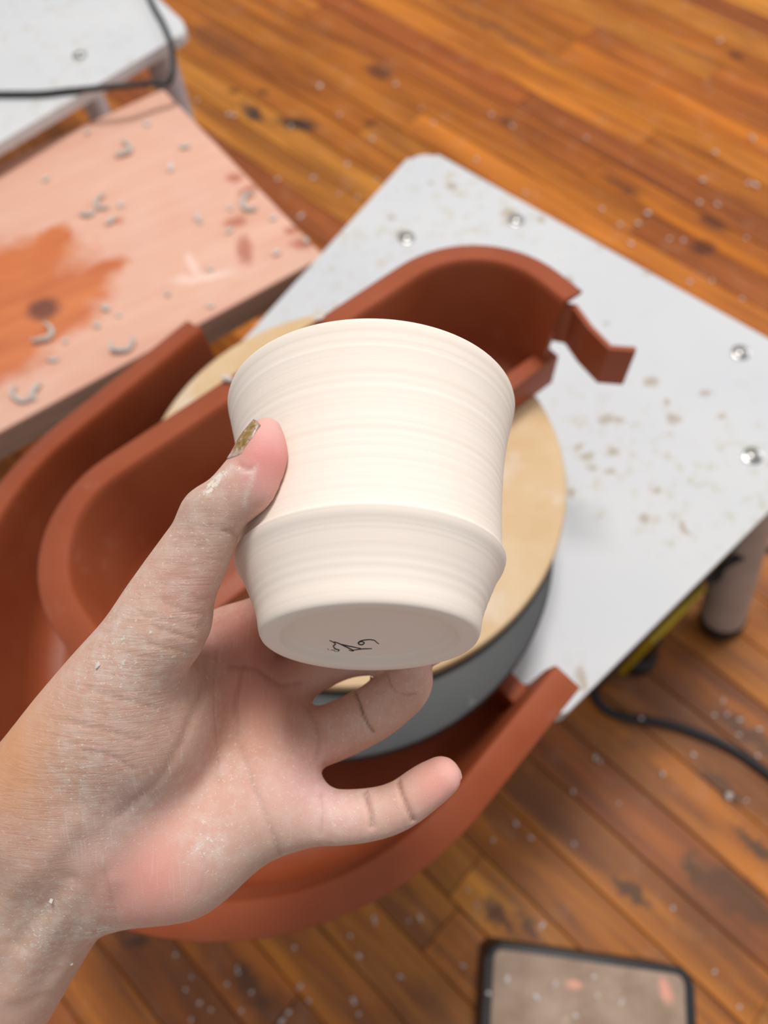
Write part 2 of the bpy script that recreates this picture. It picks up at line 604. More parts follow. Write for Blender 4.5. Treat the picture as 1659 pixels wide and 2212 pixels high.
# one strip of unit length, chamfered along its top edges
ch = .0012
pv = []
for x in (-.5, .5):
    pv += [(x, -PW / 2 + .0006, -.016), (x, -PW / 2 + .0006, -ch), (x, -PW / 2 + .0006 + ch, 0), (x, PW / 2 - .0006 - ch, 0), (x, PW / 2 - .0006, -ch), (x, PW / 2 - .0006, -.016)]
pf = [(i, (i + 1) % 6, 6 + (i + 1) % 6, 6 + i) for i in range(6)] + [(5, 4, 3, 2, 1, 0), (6, 7, 8, 9, 10, 11)]
pm = bpy.data.meshes.new('plank'); pm.from_pydata(pv, [], [f[::-1] for f in pf]); pm.materials.append(M['floor'])
tones = [(200, 120, 30), (192, 112, 24), (202, 128, 40), (182, 102, 28), (194, 116, 32), (170, 92, 30), (208, 136, 46), (188, 108, 22), (160, 86, 34)]
off0 = (W(1195, 1831, 0) - Vector((.05, .75, 0))).dot(ay)
cnt = 0
for r in range(-30, 31):
    yc = off0 + (r + .5) * PW
    if abs(yc) > 1.7: continue
    x = -1.95 + rnd.uniform(-.6, 0)
    while x < 1.95:
        ln = rnd.choice((.55, .7, .85, 1.0, 1.2, 1.35))
        x1 = min(x + ln, 2.0); x0 = max(x, -1.98)
        if x1 - x0 > .05:
            o = bpy.data.objects.new('plank', pm); COL.objects.link(o); o.parent = floor
            c = Vector((.05, .75, 0)) + ax * (x0 + x1) / 2 + ay * yc
            o.location = (c.x, c.y, rnd.uniform(-.0004, .0002))
            o.rotation_euler = (0, 0, math.radians(PL))
            o.scale = (x1 - x0 - .0012, 1, 1)
            t = rnd.choice(tones); k = rnd.uniform(.9, 1.06)
            o.color = srgb(*[min(255, q * k) for q in t])
            cnt += 1
        x += ln
print('planks', cnt)


# ------------------------------------------------------------------ potter's wheel
def v2(p): return (p[0], p[1])


wheel_c = Vector((-.0555, .2287, 0))
wheel = empty('potters_wheel', (wheel_c.x, wheel_c.y, 0))
tag(wheel, 'white topped electric pottery wheel with grey round wheel head', 'pottery wheel')
deck_pts = [(.016, .722), (.402, .380), (.106, .116), (-.262, .298)]
marks = stain_px(DECKZ, [(1405, 825, .007, .006, 0), (1310, 905, .007, .005, 20), (1335, 908, .005, .004, 0), (1455, 905, .006, .006, 0), (975, 402, .006, .006, 0), (868, 505, .009, .006, 0), (1100, 460, .009, .006, 0),
                         (1250, 965, .006, .003, 30), (1270, 985, .007, .003, 30), (1325, 975, .005, .004, 0), (1525, 850, .006, .004, 0), (1280, 1010, .005, .003, 0), (1320, 1018, .004, .003, 0), (1235, 1065, .004, .004, 0),
                         (1255, 1465, .004, .010, 0), (1475, 1140, .003, .007, 0), (1390, 1120, .005, .004, 0), (845, 470, .005, .004, 0), (1230, 605, .005, .006, 0), (930, 395, .004, .003, 0), (1170, 475, .004, .004, 0), (1440, 870, .004, .004, 0),
                         (1480, 1150, .004, .003, 0), (1420, 1060, .004, .003, 0), (1560, 900, .004, .003, 0), (1310, 700, .003, .003, 0), (1395, 590, .004, .003, 0)])
M['deck'] = m_deck('spattered_white_deck', marks)
M['deck_far'] = m_deck('clean_white_deck', [])
deck = from_bm('deck', prism_bm(round_poly(deck_pts, [.022, .03, .010, .03], 8), DECKZ - .028, DECKZ, .007, 4), M['deck'], wheel, True)


def screw(px, z, parent, r=.0062):
    p = W(px[0], px[1], z)
    prof = [(r * 1.35, -.001), (r * 1.35, .0008), (r * 1.05, .0012), (r, .0018), (r * .8, .0030), (r * .45, .0037), (r * .3, .0036), (r * .25, .0028), (0, .0028)]
    bm = lathe_bm(prof, 16, mat=Matrix.Translation(p))
    return from_bm('screw', bm, M['screw'], parent, True)


for q in ((1600, 762), (1626, 985), (1115, 476), (878, 514)):
    screw(q, DECKZ, deck)
# wheel head and shaft
WZ = HB - .0116
wh = lathe_bm([(0, -.024), (.06, -.024), (.140, -.021), (.1505, -.018), (.1535, -.012), (.154, -.004), (.1528, -.001), (.1505, 0), (.120, -.0003), (.1195, -.0012), (.1165, -.0012), (.116, -.0003),
               (.08, -.0003), (.0795, -.0012), (.0765, -.0012), (.076, -.0003), (0, -.0003)], 96, mat=Matrix.Translation((wheel_c.x, wheel_c.y, WZ)))
from_bm('wheel_head', wh, M['wheelhead'], wheel, True)
from_bm('shaft', lathe_bm([(0, DECKZ - .05), (.02, DECKZ - .05), (.02, WZ - .022), (.03, WZ - .0225), (0, WZ - .0225)][::1], 24, mat=Matrix.Translation((wheel_c.x, wheel_c.y, 0))), M['wheelhead'], wheel, True)


def leg(base, top, r, name='leg', parent=None, foot=True, mat='leg'):
    b = Vector(base); t = Vector(top)
    pts = [b + (t - b) * k for k in (.06, .5, 1)]
    o = from_bm(name, tube_bm(pts, r, 20), M[mat], parent, True)
    if foot:
        fp = [b, b + (t - b) * .02, b + (t - b) * .075, b + (t - b) * .09]
        from_bm('rubber_foot', tube_bm(fp, [r * .86, r * .98, r * 1.06, r * .98], 20), M['black'], o, True)
    return o


b1 = W(1556, 1352, 0)
leg(b1, (.318, .372, DECKZ - .027), .026, parent=wheel)
leg((-.02, .75, 0), (.02, .66, DECKZ - .027), .026, parent=wheel)
leg((-.29, .26, 0), (-.22, .31, DECKZ - .027), .026, parent=wheel)
# motor housing hanging under the deck, with a yellow plate and a black foot
fx = Vector((.746, .666)); fy = Vector((-.687, .726))
hc = Vector((.235, .335))
hq = [hc + fx * a + fy * b for a, b in ((-.11, -.075), (.085, -.075), (.085, .12), (-.11, .12))]
hous = from_bm('motor_housing', prism_bm(round_poly([v2(q) for q in hq], .012, 3), .035, DECKZ - .027, .004, 2), M['housing'], wheel, True)
yq = [hc + fx * a + fy * b for a, b in ((-.062, -.083), (.028, -.083), (.028, -.0752), (-.062, -.0752))]
from_bm('cover_plate', prism_bm([v2(q) for q in yq], .03, .16, .002, 2), M['yellow'], hous, True)
kf = W(1372, 1428, .0)
from_bm('rubber_foot', lathe_bm([(0, 0), (.018, 0), (.021, .006), (.020, .03), (.012, .038), (.008, .09), (0, .09)], 20, mat=Matrix.Translation(kf)), M['black'], hous, True)

# ------------------------------------------------------------------ bat
bat_c = (-.0430, .2696)
bat = from_bm('throwing_bat', lathe_bm([(0, -.0115), (.1475, -.0115), (.1512, -.0108), (.1525, -.009), (.1525, -.0028), (.1515, -.0008), (.1495, 0), (.0, 0)], 128, mat=Matrix.Translation((bat_c[0], bat_c[1], HB))),
              M['bat'], None, True, origin=(bat_c[0], bat_c[1], HB - .0115))
tag(bat, 'round tan bat lying off centre on the grey wheel head', 'bat')


# ------------------------------------------------------------------ splash pan, front half in place
def pan_profile(zr, depth, fl=.021):
    # (inward offset, z): flange, wall, fillet, floor lip and back up the outside
    return [(0.0, zr - .0072), (.0001, zr - .0048), (.0008, zr - .0040), (fl - .0012, zr - .0003), (fl - .0003, zr - .0002), (fl + .0008, zr - .0012), (fl + .0018, zr - .005),
            (fl + .005, zr - .022), (fl + .010, zr - depth + .020), (fl + .0135, zr - depth + .009), (fl + .020, zr - depth + .0025), (fl + .030, zr - depth),
            (fl + .030, zr - depth - .004), (fl + .016, zr - depth - .004), (fl + .009, zr - depth + .004), (fl + .0065, zr - depth + .018), (fl + .001, zr - .022), (fl - .001, zr - .006), (.0030, zr - .0072)]


def offset_path(path, s):
    out = []
    n = len(path)
    for i in range(n):
        d1 = (path[i] - path[i - 1]).normalized() if i > 0 else (path[1] - path[0]).normalized()
        d2 = (path[i + 1] - path[i]).normalized() if i < n - 1 else d1
        n1 = Vector((d1.y, -d1.x)); n2 = Vector((d2.y, -d2.x))
        m = (n1 + n2).normalized(); m = m / max(.3, m.dot(n1))
        out.append(path[i] + m * s)
    return out


def arc(c, r, a0, a1, n):
    return [Vector((c[0] + r * math.cos(a0 + (a1 - a0) * k / n), c[1] + r * math.sin(a0 + (a1 - a0) * k / n))) for k in range(n + 1)]


a2 = Vector((.67, .742)).normalized()
pc = Vector((-.112, .180)); pr = .202
nl = Vector((-a2.y, a2.x))
aL = math.atan2(nl.y, nl.x)
front_path = [pc + nl * pr + a2 * .128, pc + nl * pr + a2 * .06] + arc(pc, pr, aL, aL + math.pi, 48) + [pc - nl * pr + a2 * .05, pc - nl * pr + a2 * .094]
front_path = front_path[::-1]      # walk so that inward is to the right
# check side
if (offset_path(front_path, .01)[10] - pc).length > pr:
    front_path = front_path[::-1]
ZR1 = HB + .010; D1 = .0906
fp_root = empty('splash_pan_half', (pc.x, pc.y, ZR1 - D1 - .004))
tag(fp_root, 'large terracotta plastic splash pan half curving around the wheel head on the deck', 'splash pan')
from_bm('wall', sweep_bm(front_path, pan_profile(ZR1, D1, .0185)), M['pan'], fp_root, True)
inner = offset_path(front_path, .0445)
from_bm('pan_floor', prism_bm([v2(p) for p in inner], ZR1 - D1 - .0038, ZR1 - D1 - .0002), M['pan'], fp_root)


def strip_wall(pts, th, z0, z1, name, parent):
    L = offset_path(pts, th / 2); R = offset_path(pts, -th / 2)
    return from_bm(name, prism_bm([v2(p) for p in L] + [v2(p) for p in R[::-1]], z0, z1, .002, 2), M['pan'], parent, True)


e_r, e_l = (inner[0], inner[-1]) if inner[0].x > inner[-1].x else (inner[-1], inner[0])
dc = (e_l - e_r).normalized()
strip_wall([e_r - dc * .018 - a2 * .012, e_r + dc * .10 - a2 * .012], .015, ZR1 - D1 - .001, ZR1 - D1 + .034, 'low_wall', fp_root)
strip_wall([e_l + dc * .018 - a2 * .04, e_l - dc * .10 - a2 * .04], .015, ZR1 - D1 - .001, ZR1 - D1 + .034, 'low_wall', fp_root)

# ------------------------------------------------------------------ splash pan, removed half lying on the bat
E1 = Vector((.116, .355)); dd = Vector((-.772, -.637)).normalized(); pp = Vector((-.637, .772)).normalized()


def L2(a, b): return E1 + dd * (a / 1000) + pp * (b / 1000)


Wd, Dp, Cr = 383, 99, 76
loc = [Vector((0, 2)), Vector((0, Dp - Cr))] + [Vector((Cr - Cr * math.cos(q), Dp - Cr + Cr * math.sin(q))) for q in np.linspace(0, math.pi / 2, 16)[1:]] + \
      [Vector((Wd - Cr + Cr * math.sin(q), Dp - Cr + Cr * math.cos(q))) for q in np.linspace(0, math.pi / 2, 16)] + [Vector((Wd, 2))]
rear_path = [L2(p.x, p.y) for p in loc]
cen = L2(Wd / 2, Dp / 2)
if (offset_path(rear_path, .01)[18] - cen).length > (rear_path[18] - cen).length:
    rear_path = rear_path[::-1]
D2 = .086; ZR2 = HB + .0006 + .004 + D2
rp_root = empty('splash_pan_half', (cen.x, cen.y, HB))
tag(rp_root, 'removed terracotta splash pan half with clip, resting on the tan bat', 'splash pan')
from_bm('wall', sweep_bm(rear_path, pan_profile(ZR2, D2, .0175)), M['pan'], rp_root, True)
in2 = offset_path(rear_path, .042)
if (in2[0] - E1).length > (in2[-1] - E1).length:
    in2 = in2[::-1]
cut = [L2(Wd / 2 - 78 * math.cos(q), 4 + 60 * math.sin(q)) for q in np.linspace(0, math.pi, 20)]
fl_poly = [L2(30, 4)] + in2[1:-1] + [L2(Wd - 30, 4)] + cut[::-1]
from_bm('pan_floor', prism_bm([v2(p) for p in fl_poly], ZR2 - D2 - .0038, ZR2 - D2 - .0002), M['pan'], rp_root)
lw = [L2(14, 4), L2(60, 4)] + cut + [L2(Wd - 60, 4), L2(Wd - 14, 4)]
strip_wall(lw, .012, ZR2 - D2 - .003, ZR2 - D2 + .030, 'low_wall', rp_root)
# clip tongue at the open end
tz = ZR2 - .012
tp = [W(1205, 655, tz), W(1243, 662, tz), W(1275, 706, tz), W(1318, 750, tz), W(1374, 754, tz)]
tb = sweep_bm([Vector((p.x, p.y)) for p in tp], [(-.0018, tz - .036), (-.0018, tz), (.0018, tz), (.0018, tz - .036)])
from_bm('clip_tongue', tb, M['pan'], rp_root)

# ------------------------------------------------------------------ bench with dusty board
BZ = HB - .12
brd = [W(352, 192, BZ), W(700, 553, BZ)]
u1 = (brd[1] - brd[0]).normalized(); lv = (W(0, 955, BZ) - W(690, 562, BZ)).normalized()
lv = Vector((-math.cos(math.radians(35)), -math.sin(math.radians(35)), 0))
bp = [brd[0], brd[1], brd[1] + lv * .75, brd[0] + lv * .75]
M['board'] = m_board(BZ)
bench = empty('work_bench', ((bp[0].x + bp[2].x) / 2, (bp[0].y + bp[2].y) / 2, 0))
tag(bench, 'low wooden bench with pinkish clay dusted top and wet orange stain', 'bench')
bo = from_bm('board', prism_bm(round_poly([v2(p) for p in bp], .004, 3), BZ - .004, BZ, .0012, 2), M['board'], bench, True)
from_bm('board_edge', prism_bm(round_poly([v2(p) for p in bp], .004, 3), BZ - .034, BZ - .0042), M['edge'], bench, True)
for a, b in ((.16, .06), (.16, .25), (.68, .06), (.68, .25)):
    q = bp[0] + lv * a + u1 * b
    from_bm('leg', prism_bm([(q.x - .02, q.y - .02), (q.x + .02, q.y - .02), (q.x + .02, q.y + .02), (q.x - .02, q.y + .02)], 0, BZ - .0345), M['edge'], bench)

# ------------------------------------------------------------------ second white deck at the far left
D2Z = DECKZ
c0 = W(412, 62, D2Z)
e1 = (W(0, 338, D2Z) - W(395, 100, D2Z)).normalized()
e2 = (W(330, -20, D2Z) - W(400, 45, D2Z)).normalized()
dq = [c0, c0 + e1 * .55, c0 + e1 * .55 + e2 * .5, c0 + e2 * .5]
far = empty('side_table', (c0.x - .2, c0.y + .1, 0))
tag(far, 'smooth white table with rounded corner behind the wooden bench', 'table')
fd = from_bm('table_top', prism_bm(round_poly([v2(p) for p in dq], [.022, .02, .02, .02], 8), D2Z - .013, D2Z, .005, 4), M['deck_far'], far, True)
screw((172, 120), D2Z, fd, .0062)
lb = c0 + e1 * .035 + e2 * .045
leg((lb.x, lb.y, 0), (lb.x, lb.y, D2Z - .0125), .02, 'leg', far, True, 'white')
for k in ((.5, .25), (.5, .45), (.04, .45)):
    lb = c0 + e1 * k[0] + e2 * k[1]
    leg((lb.x, lb.y, 0), (lb.x, lb.y, D2Z - .0125), .02, 'leg', far, True, 'white')

# ------------------------------------------------------------------ cords
cz = D2Z + .004
cp = [W(190, -330, cz), W(270, -130, cz), W(325, 0, cz), W(352, 50, cz), W(371, 100, cz + .001), W(374, 150, cz - .004), W(362, 180, cz - .012), W(330, 180, cz - .008), W(260, 186, cz), W(150, 196, cz), W(60, 203, cz), W(-120, 196, cz), W(-330, 150, cz)]
o = from_bm('power_cord', tube_bm(smooth_path(cp, 8), .0033, 10), M['black'], None, True, origin=cp[4])
tag(o, 'black cord looping over the corner of the white table', 'cord')
cp = [W(1225, 1440, .006), W(1275, 1490, .004), W(1305, 1530, .004), W(1350, 1549, .004), W(1420, 1560, .004), W(1500, 1582, .004), W(1580, 1618, .004), W(1659, 1672, .004), W(1740, 1740, .004)]
o = from_bm('power_cord', tube_bm(smooth_path(cp, 8), .0056, 10), M['black'], None, True, origin=cp[4])
tag(o, 'black cord lying on the floor boards, leading away from under the wheel', 'cord')
cp = [Vector((.27, .33, .20)), W(1535, 1250, .18), W(1565, 1222, .19), W(1610, 1200, .185), W(1659, 1188, .17), W(1760, 1185, .10), W(1900, 1180, .01), W(2050, 1190, .006)]
o = from_bm('power_cord', tube_bm(smooth_path(cp, 8), .0042, 10), M['black'], None, True, origin=cp[3])
tag(o, 'black cord passing in front of the beige wheel leg', 'cord')

# ------------------------------------------------------------------ foot pedal
PZ = .10
q0 = W(1052, 2030, PZ); q1 = W(1500, 2093, PZ)
pu = (q1 - q0).normalized(); pn = Vector((pu.y, -pu.x, 0))
if pn.y > 0: pn = -pn
PWD = (q1 - q0).length
pq = [q0, q1, q1 + pn * .27, q0 + pn * .27]
ped = empty('foot_pedal', ((pq[0].x + pq[2].x) / 2, (pq[0].y + pq[2].y) / 2, 0))
tag(ped, 'foot pedal with black rim and worn brown top on the floor', 'foot pedal')
outer = round_poly([v2(p) for p in pq], .014, 6)
from_bm('body', prism_bm(outer, .0, PZ - .002, .004, 3), M['black'], ped, True)
inp = [q0 + pu * .0075 + pn * .0065, q1 - pu * .010 + pn * .0065, q1 - pu * .010 + pn * .262, q0 + pu * .0075 + pn * .262]
from_bm('tread_pad', prism_bm(round_poly([v2(p) for p in inp], .008, 5), PZ - .003, PZ + .001, .0008, 2), M['pedal'], ped, True)


# ------------------------------------------------------------------ clay crumbs and shavings
def crumb_mesh(seed, long=1.0):
    rg = random.Random(seed)
    bm = bmesh.new()
    bmesh.ops.create_icosphere(bm, subdivisions=1, radius=1)
    for v in bm.verts:
        v.co *= rg.uniform(.6, 1.25)
        v.co.x *= long; v.co.z *= .6
    zmin = min(v.co.z for v in bm.verts)
    for v in bm.verts: v.co.z -= zmin
    me = bpy.data.meshes.new('clay_crumb'); bm.to_mesh(me); bm.free()
    return me


def shaving_mesh(seed):
    rg = random.Random(seed)
    pts = []
    n = 9
    turn = rg.uniform(1.5, 4.0)
    for k in range(n):
        a = turn * k / (n - 1)
        r = 1.0 + .25 * rg.random()
        pts.append(Vector((r * math.cos(a), r * math.sin(a), .22 + .12 * math.sin(a * 2))))
    bm = tube_bm(smooth_path(pts, 2), [.12 + .16 * math.sin(math.pi * k / (2 * (n - 1))) for k in range(2 * (n - 1) + 1)], 6)
    zmin = min(v.co.z for v in bm.verts)
    for v in bm.verts: v.co.z -= zmin
    me = bpy.data.meshes.new('clay_shaving'); bm.to_mesh(me); bm.free()
    return me


crumbs = [crumb_mesh(k, 1 + .25 * k) for k in range(5)]
for me in crumbs: me.materials.append(M['crumb'])
crumbs_g = [m.copy() for m in crumbs]
for me in crumbs_g:
    me.materials.clear(); me.materials.append(M['crumb2'])
shavings = [shaving_mesh(k + 20) for k in range(4)]
for me in shavings: me.materials.append(M['crumb2'])


def put(px, Z, size, label, group, shav=False, grey=False, cat='clay scrap'):
    p = W(px[0], px[1], Z)
    me = rnd.choice(shavings if shav else (crumbs_g if grey else crumbs))
    o = bpy.data.objects.new('clay_shaving' if shav else 'clay_crumb', me); COL.objects.link(o)
    o.location = p; s = size * rnd.uniform(.85, 1.2)
    o.scale = (s, s, s); o.rotation_euler = (0, 0, rnd.uniform(0, 6.28))
    tag(o, label, cat, group)


def sc(lst, ox, oy, k): return [(ox + x * k, oy + y * k) for x, y in lst]


fl1 = sc([(155, 630), (670, 755), (270, 690), (75, 870), (340, 1050), (755, 1140), (1005, 1165), (950, 1220), (855, 1225), (1120, 1300), (1200, 1310), (910, 1330), (1285, 1105), (1385, 1115), (1550, 1000),
          (1540, 1300), (1370, 830), (1395, 225), (1230, 1540), (1355, 1530), (1515, 1630), (1300, 985), (1590, 1010)], 1000, 0, .3972)
fl2 = sc([(765, 490), (1200, 485), (280, 660), (600, 725), (1345, 620), (1415, 705), (920, 935), (725, 1015), (525, 1020), (1065, 795), (70, 575), (880, 660), (1090, 1030), (250, 655)], 400, 0, .3798)
fl2 += sc([(1435, 390), (1555, 740), (1410, 800), (1245, 805), (1520, 875), (1600, 885), (1350, 970)], 0, 0, .4822)
fl3 = sc([(1415, 160), (1435, 235), (1505, 265), (1610, 315), (1500, 345), (1365, 240), (1250, 455), (1085, 560), (720, 470), (1440, 680), (1540, 705), (845, 720), (600, 655), (605, 940), (370, 905),
          (290, 830), (165, 920), (1140, 1290), (1370, 1635), (430, 1380), (30, 1190), (1500, 1825), (75, 1275), (1600, 460), (745, 490), (1455, 670)], 1000, 1450, .3972)
fl4 = sc([(465, 185), (685, 235), (520, 265), (650, 290), (550, 360), (590, 385), (520, 420), (700, 385), (870, 390), (910, 300), (940, 350), (1100, 350), (1120, 400), (1090, 120), (1180, 70), (1300, 65),
          (1340, 55), (1270, 265), (1495, 225), (1120, 190), (735, 320), (500, 310), (845, 425), (890, 160), (690, 250), (1175, 55)], 100, 1950, .6028)
for p in fl1: put(p, .0003, .0032, 'small pale clay crumb on the floor boards beyond the wheel', 'clay crumbs on the floor beyond the wheel')
for p in fl2: put(p, .0003, .0031, 'small pale clay crumb on the floor between bench and wheel', 'clay crumbs on the floor between bench and wheel')
for p in fl3: put(p, .0003, .0020, 'small pale clay crumb on the floor between wheel and foot pedal', 'clay crumbs on the floor near the pedal')
for p in fl4: put(p, .0003, .0020, 'small pale clay crumb on the floor below the front of the splash pan', 'clay crumbs on the floor below the pan')
put((1615, 302), .0003, .008, 'curled clay shaving on the floor near the far edge of the white deck', None, True)
bdp = sc([(205, 805), (770, 755), (395, 600), (545, 925), (500, 990), (885, 975), (900, 1000), (1030, 935), (1030, 1035), (1230, 980), (1375, 1085), (945, 1205), (755, 1320), (945, 1370), (480, 1385), (535, 1410),
          (440, 1460), (295, 1530), (240, 1615), (1240, 1140), (830, 660), (660, 560)], 0, 0, .4822)
for i, p in enumerate(bdp): put(p, BZ, .0036, 'small clay crumb stuck to the dusty top of the wooden bench', 'clay crumbs on the bench', False, i % 2 == 0)
for p, lab in (((263, 325), 'grey clay shaving at the upper middle of the bench top'), ((190, 452), 'long curled clay shaving above the wet stain on the bench'), ((228, 440), 'grey clay curl beside the long shaving on the bench'),
               ((548, 440), 'pale clay curl near the right edge of the bench'), ((92, 722), 'grey clay lump at the lower edge of the wet stain'), ((265, 743), 'large clay curl at the front edge of the bench beside the pan'),
               ((55, 848), 'pale clay shaving at the lower left of the bench'), ((100, 850), 'grey clay curl behind the splash pan rim on the bench')):
    put(p, BZ, .0088, lab, None, True)
pdp = sc([(140, 1750), (730, 1765), (610, 1870), (710, 1660), (240, 1670), (860, 1800), (400, 1770), (500, 1700)], 1000, 1450, .3972)
for p in pdp: put(p, PZ + .001, .0022, 'tiny clay crumb on the worn top of the foot pedal', 'clay crumbs on the foot pedal')
put((492, 820), ZR2 - .001, .0028, 'white clay crumb on the pan rim left of the cup', None)
put((690, 688), ZR2 - .001, .0024, 'white clay crumb on the pan rim above the cup', None)
put((1157, 812), ZR2 - D2, .0040, 'pale clay lump in the corner of the removed pan half', None)
put((1385, 1553), .0095, .0026, 'small clay crumb sitting on the black floor cord', None)

# ------------------------------------------------------------------ the cup
ZC = .215
cup_o = lens(798.5, 1386, ZC)                       # centre of the foot, lens frame
cup_a = np.array([0.0, -.889, .457]); cup_a /= np.linalg.norm(cup_a)
cup_far = np.array([0.0, .457, .889]); cup_far /= np.linalg.norm(cup_far)
PROF = [(.0001, .0296), (.0006, .0303), (.0015, .0308), (.0030, .0312), (.0048, .0315), (.0075, .0322), (.0110, .0336), (.0165, .0361), (.0185, .0371), (.0203, .0383), (.0215, .0390), (.0224, .0394), (.0229, .0395), (.0235, .0390), (.0245, .0387), (.0270, .0386), (.030, .0387), (.036, .0390),
        (.0446, .0398), (.052, .0407), (.0578, .0416), (.064, .0429), (.069, .0442), (.073, .0453), (.0752, .0459), (.0762, .0460)]
pt_ = np.array([p[0] for p in PROF]); pr_ = np.array([p[1] for p in PROF])


def cup_r(t): return float(np.interp(t, pt_, pr_))


zf = list(np.linspace(.0055, .0745, 190))
zf = sorted(set(zf + [.0224, .0227, .0229, .0231, .0233, .0235, .0238]))
out_prof = [(r, t) for t, r in PROF if t <= .0055]
rg = random.Random(3)
rip = [(rg.uniform(.0022, .006), rg.uniform(0, 6.28), rg.uniform(.000008, .000022)) for _ in range(6)]


def crm(t):      # smooth radius with throwing rings
    w_ = .0012 if abs(t - .0225) > .004 else .00008
    r = np.mean([cup_r(t + d * w_) for d in (-1, -.5, 0, .5, 1)])
    for lam, ph, am in rip:
        r += am * math.sin(2 * math.pi * t / lam + ph)
    return r


out_prof += [(crm(t), t) for t in zf[1:]] + [(.0459, .0754), (.0458, .0762), (.0450, .0765), (.0441, .0760)]
foot = [(0, .0034), (.0205, .0034), (.0228, .0031), (.0238, .0024), (.0244, .0012), (.0249, .0003), (.0256, 0.0), (.0286, .0)]
inside = [(max(.002, crm(t) - .0032), t) for t in np.linspace(.073, .010, 30)] + [(.0285, .0075), (.022, .0062), (0, .006)]
prof = foot + out_prof + inside
wa = R3 @ cup_a; wf = R3 @ cup_far; wx = np.cross(wf, wa)
org = to_world(cup_o)
cupM = Matrix(((wx[0], wf[0], wa[0], org[0]), (wx[1], wf[1], wa[1], org[1]), (wx[2], wf[2], wa[2], org[2]), (0, 0, 0, 1)))
cbm = lathe_bm(prof, 160)
cup = from_bm('clay_cup', cbm, M['cup'], None, True)
cup.matrix_world = cupM
tag(cup, 'unglazed cream clay cup with ridged waist and flared rim, held in the hand', 'cup')
bpy.context.view_layer.update()


def base_pt(x, y):
    """picture crop position (signature) -> point on the recessed foot, cup frame"""
    u, v = 400 + x * .3918, 1200 + y * .3918
    r = np.array([(u - CX) / F, (v - CY) / F, 1.0])
    o = cup_o + cup_a * .0034
    t = (o @ cup_a) / (r @ cup_a)
    p = r * t - cup_o
    return Vector((float(p @ np.array([wx @ R3[:, 0], wx @ R3[:, 1], wx @ R3[:, 2]])), float(p @ cup_far), .0033))


strokes = [[(742, 536), (741, 524), (752, 519), (764, 521), (756, 527)], [(786, 511), (797, 520), (812, 517), (836, 526), (848, 519), (826, 512), (818, 497), (829, 486), (812, 474), (796, 467)],
           [(822, 474), (850, 484), (900, 508), (928, 522), (918, 524), (902, 520)], [(928, 520), (975, 513), (1030, 512)], [(852, 486), (905, 498), (968, 511)],
           [(958, 480), (966, 474), (980, 474), (987, 482), (976, 490), (960, 488), (955, 481), (966, 470), (990, 464), (1020, 462), (1044, 467), (1056, 478), (1068, 486)]]
sig = bmesh.new()
for s in strokes:
    pts = smooth_path([base_pt(*q) for q in s], 5)
    n = len(pts)
    tube_bm(pts, [.00011 + .00009 * math.sin(3.1 * k / n + .2) for k in range(n)], 6, sig)
me = bpy.data.meshes.new('signature'); sig.to_mesh(me); sig.free(); me.materials.append(M['ink'])
so = bpy.data.objects.new('signature', me); COL.objects.link(so); so.parent = cup
tag(so, 'thin dark scribbled signature on the foot')

# HAND_BEGIN
# ------------------------------------------------------------------ the hand (one continuous surface grown from a distance field)
def smin(a, b, k):
    h = np.clip(.5 + .5 * (b - a) / k, 0, 1)
    return b + (a - b) * h - k * h * (1 - h)


def cone(p, a, b, ra, rb):
    """round cone: two spheres and the tangent cone between them"""
    ba = b - a
    ln = math.sqrt(ba @ ba)
    sa = max(-.97, min(.97, (ra - rb) / ln))
    ta = sa / math.sqrt(1 - sa * sa)
    pa = p - a
    y = pa @ (ba / ln)
    x = np.sqrt(np.maximum((pa * pa).sum(1) - y * y, 0))
    t = np.clip((y - x * ta) / ln, 0, 1)
    return np.hypot(y - t * ln, x) - (ra + (rb - ra) * t)


def by_cells(fn, P, cell=.024):
    """evaluate fn batch by batch, points of one neighbourhood together"""
    key = np.floor((P - P.min(0)) / cell).astype(np.int64)
    n = key.max(0) + 1
    key = (key[:, 0] * n[1] + key[:, 1]) * n[2] + key[:, 2]
    order = np.argsort(key, kind='stable')
    cuts = np.flatnonzero(np.diff(key[order])) + 1
    out = None
    for ids in np.split(order, cuts):
        r = fn(P[ids])
        if out is None:
            out = np.empty((len(P),) + r.shape[1:])
        out[ids] = r
    return out


def ball(p, c, r, flat=None, q=1.0):
    v = p - c
    if flat is not None:
        v = v + np.outer((v @ flat) * (q - 1), flat)
    return np.sqrt((v * v).sum(1)) - r


def unit(v):
    v = np.asarray(v, float); return v / np.linalg.norm(v)


def cup_c(t, ang, gap):
    """finger centre that touches the cup at height t and angle ang (0 = far side, + = right)"""
    a = math.radians(ang)
    return cup_o + cup_a * t + (cup_r(t) + gap) * (math.cos(a) * cup_far + math.sin(a) * np.array([1.0, 0, 0]))


mm = .001
# joints: picture position, distance from the lens (m), radius (mm)
THUMB = [(577, 934, .2022, 4.0), (566, 962, .2020, 5.9), (543, 1018, .2022, 6.9), (505, 1070, .2030, 7.4), (462, 1122, .2042, 7.9), (412, 1212, .2072, 9.8), (357, 1310, .2110, 11.6), (310, 1400, .2150, 13.4), (248, 1500, .2205, 16.4), (165, 1622, .2290, 19.0), (100, 1725, .2360, 20.0)]
PINKY = [(600, 1738, .2440, 10.2), (700, 1764, .2405, 8.5), (795, 1760, .2385, 7.8), (862, 1740, .2375, 7.3), (920, 1700, .2365, 6.9), (953, 1678, .2360, 6.1)]
RING = [(600, 1605, .2560, 10.6), (695, 1590, .2545, 9.6), (792, 1547, .2555, 9.3), (848, 1507, .2550, 9.0), (880, 1477, .2518, 8.1)]
MIDDLE = [(585, 1496, .2620, 10.4), (665, 1446, .2630, 9.0), (756, 1408, .2625, 8.6)]
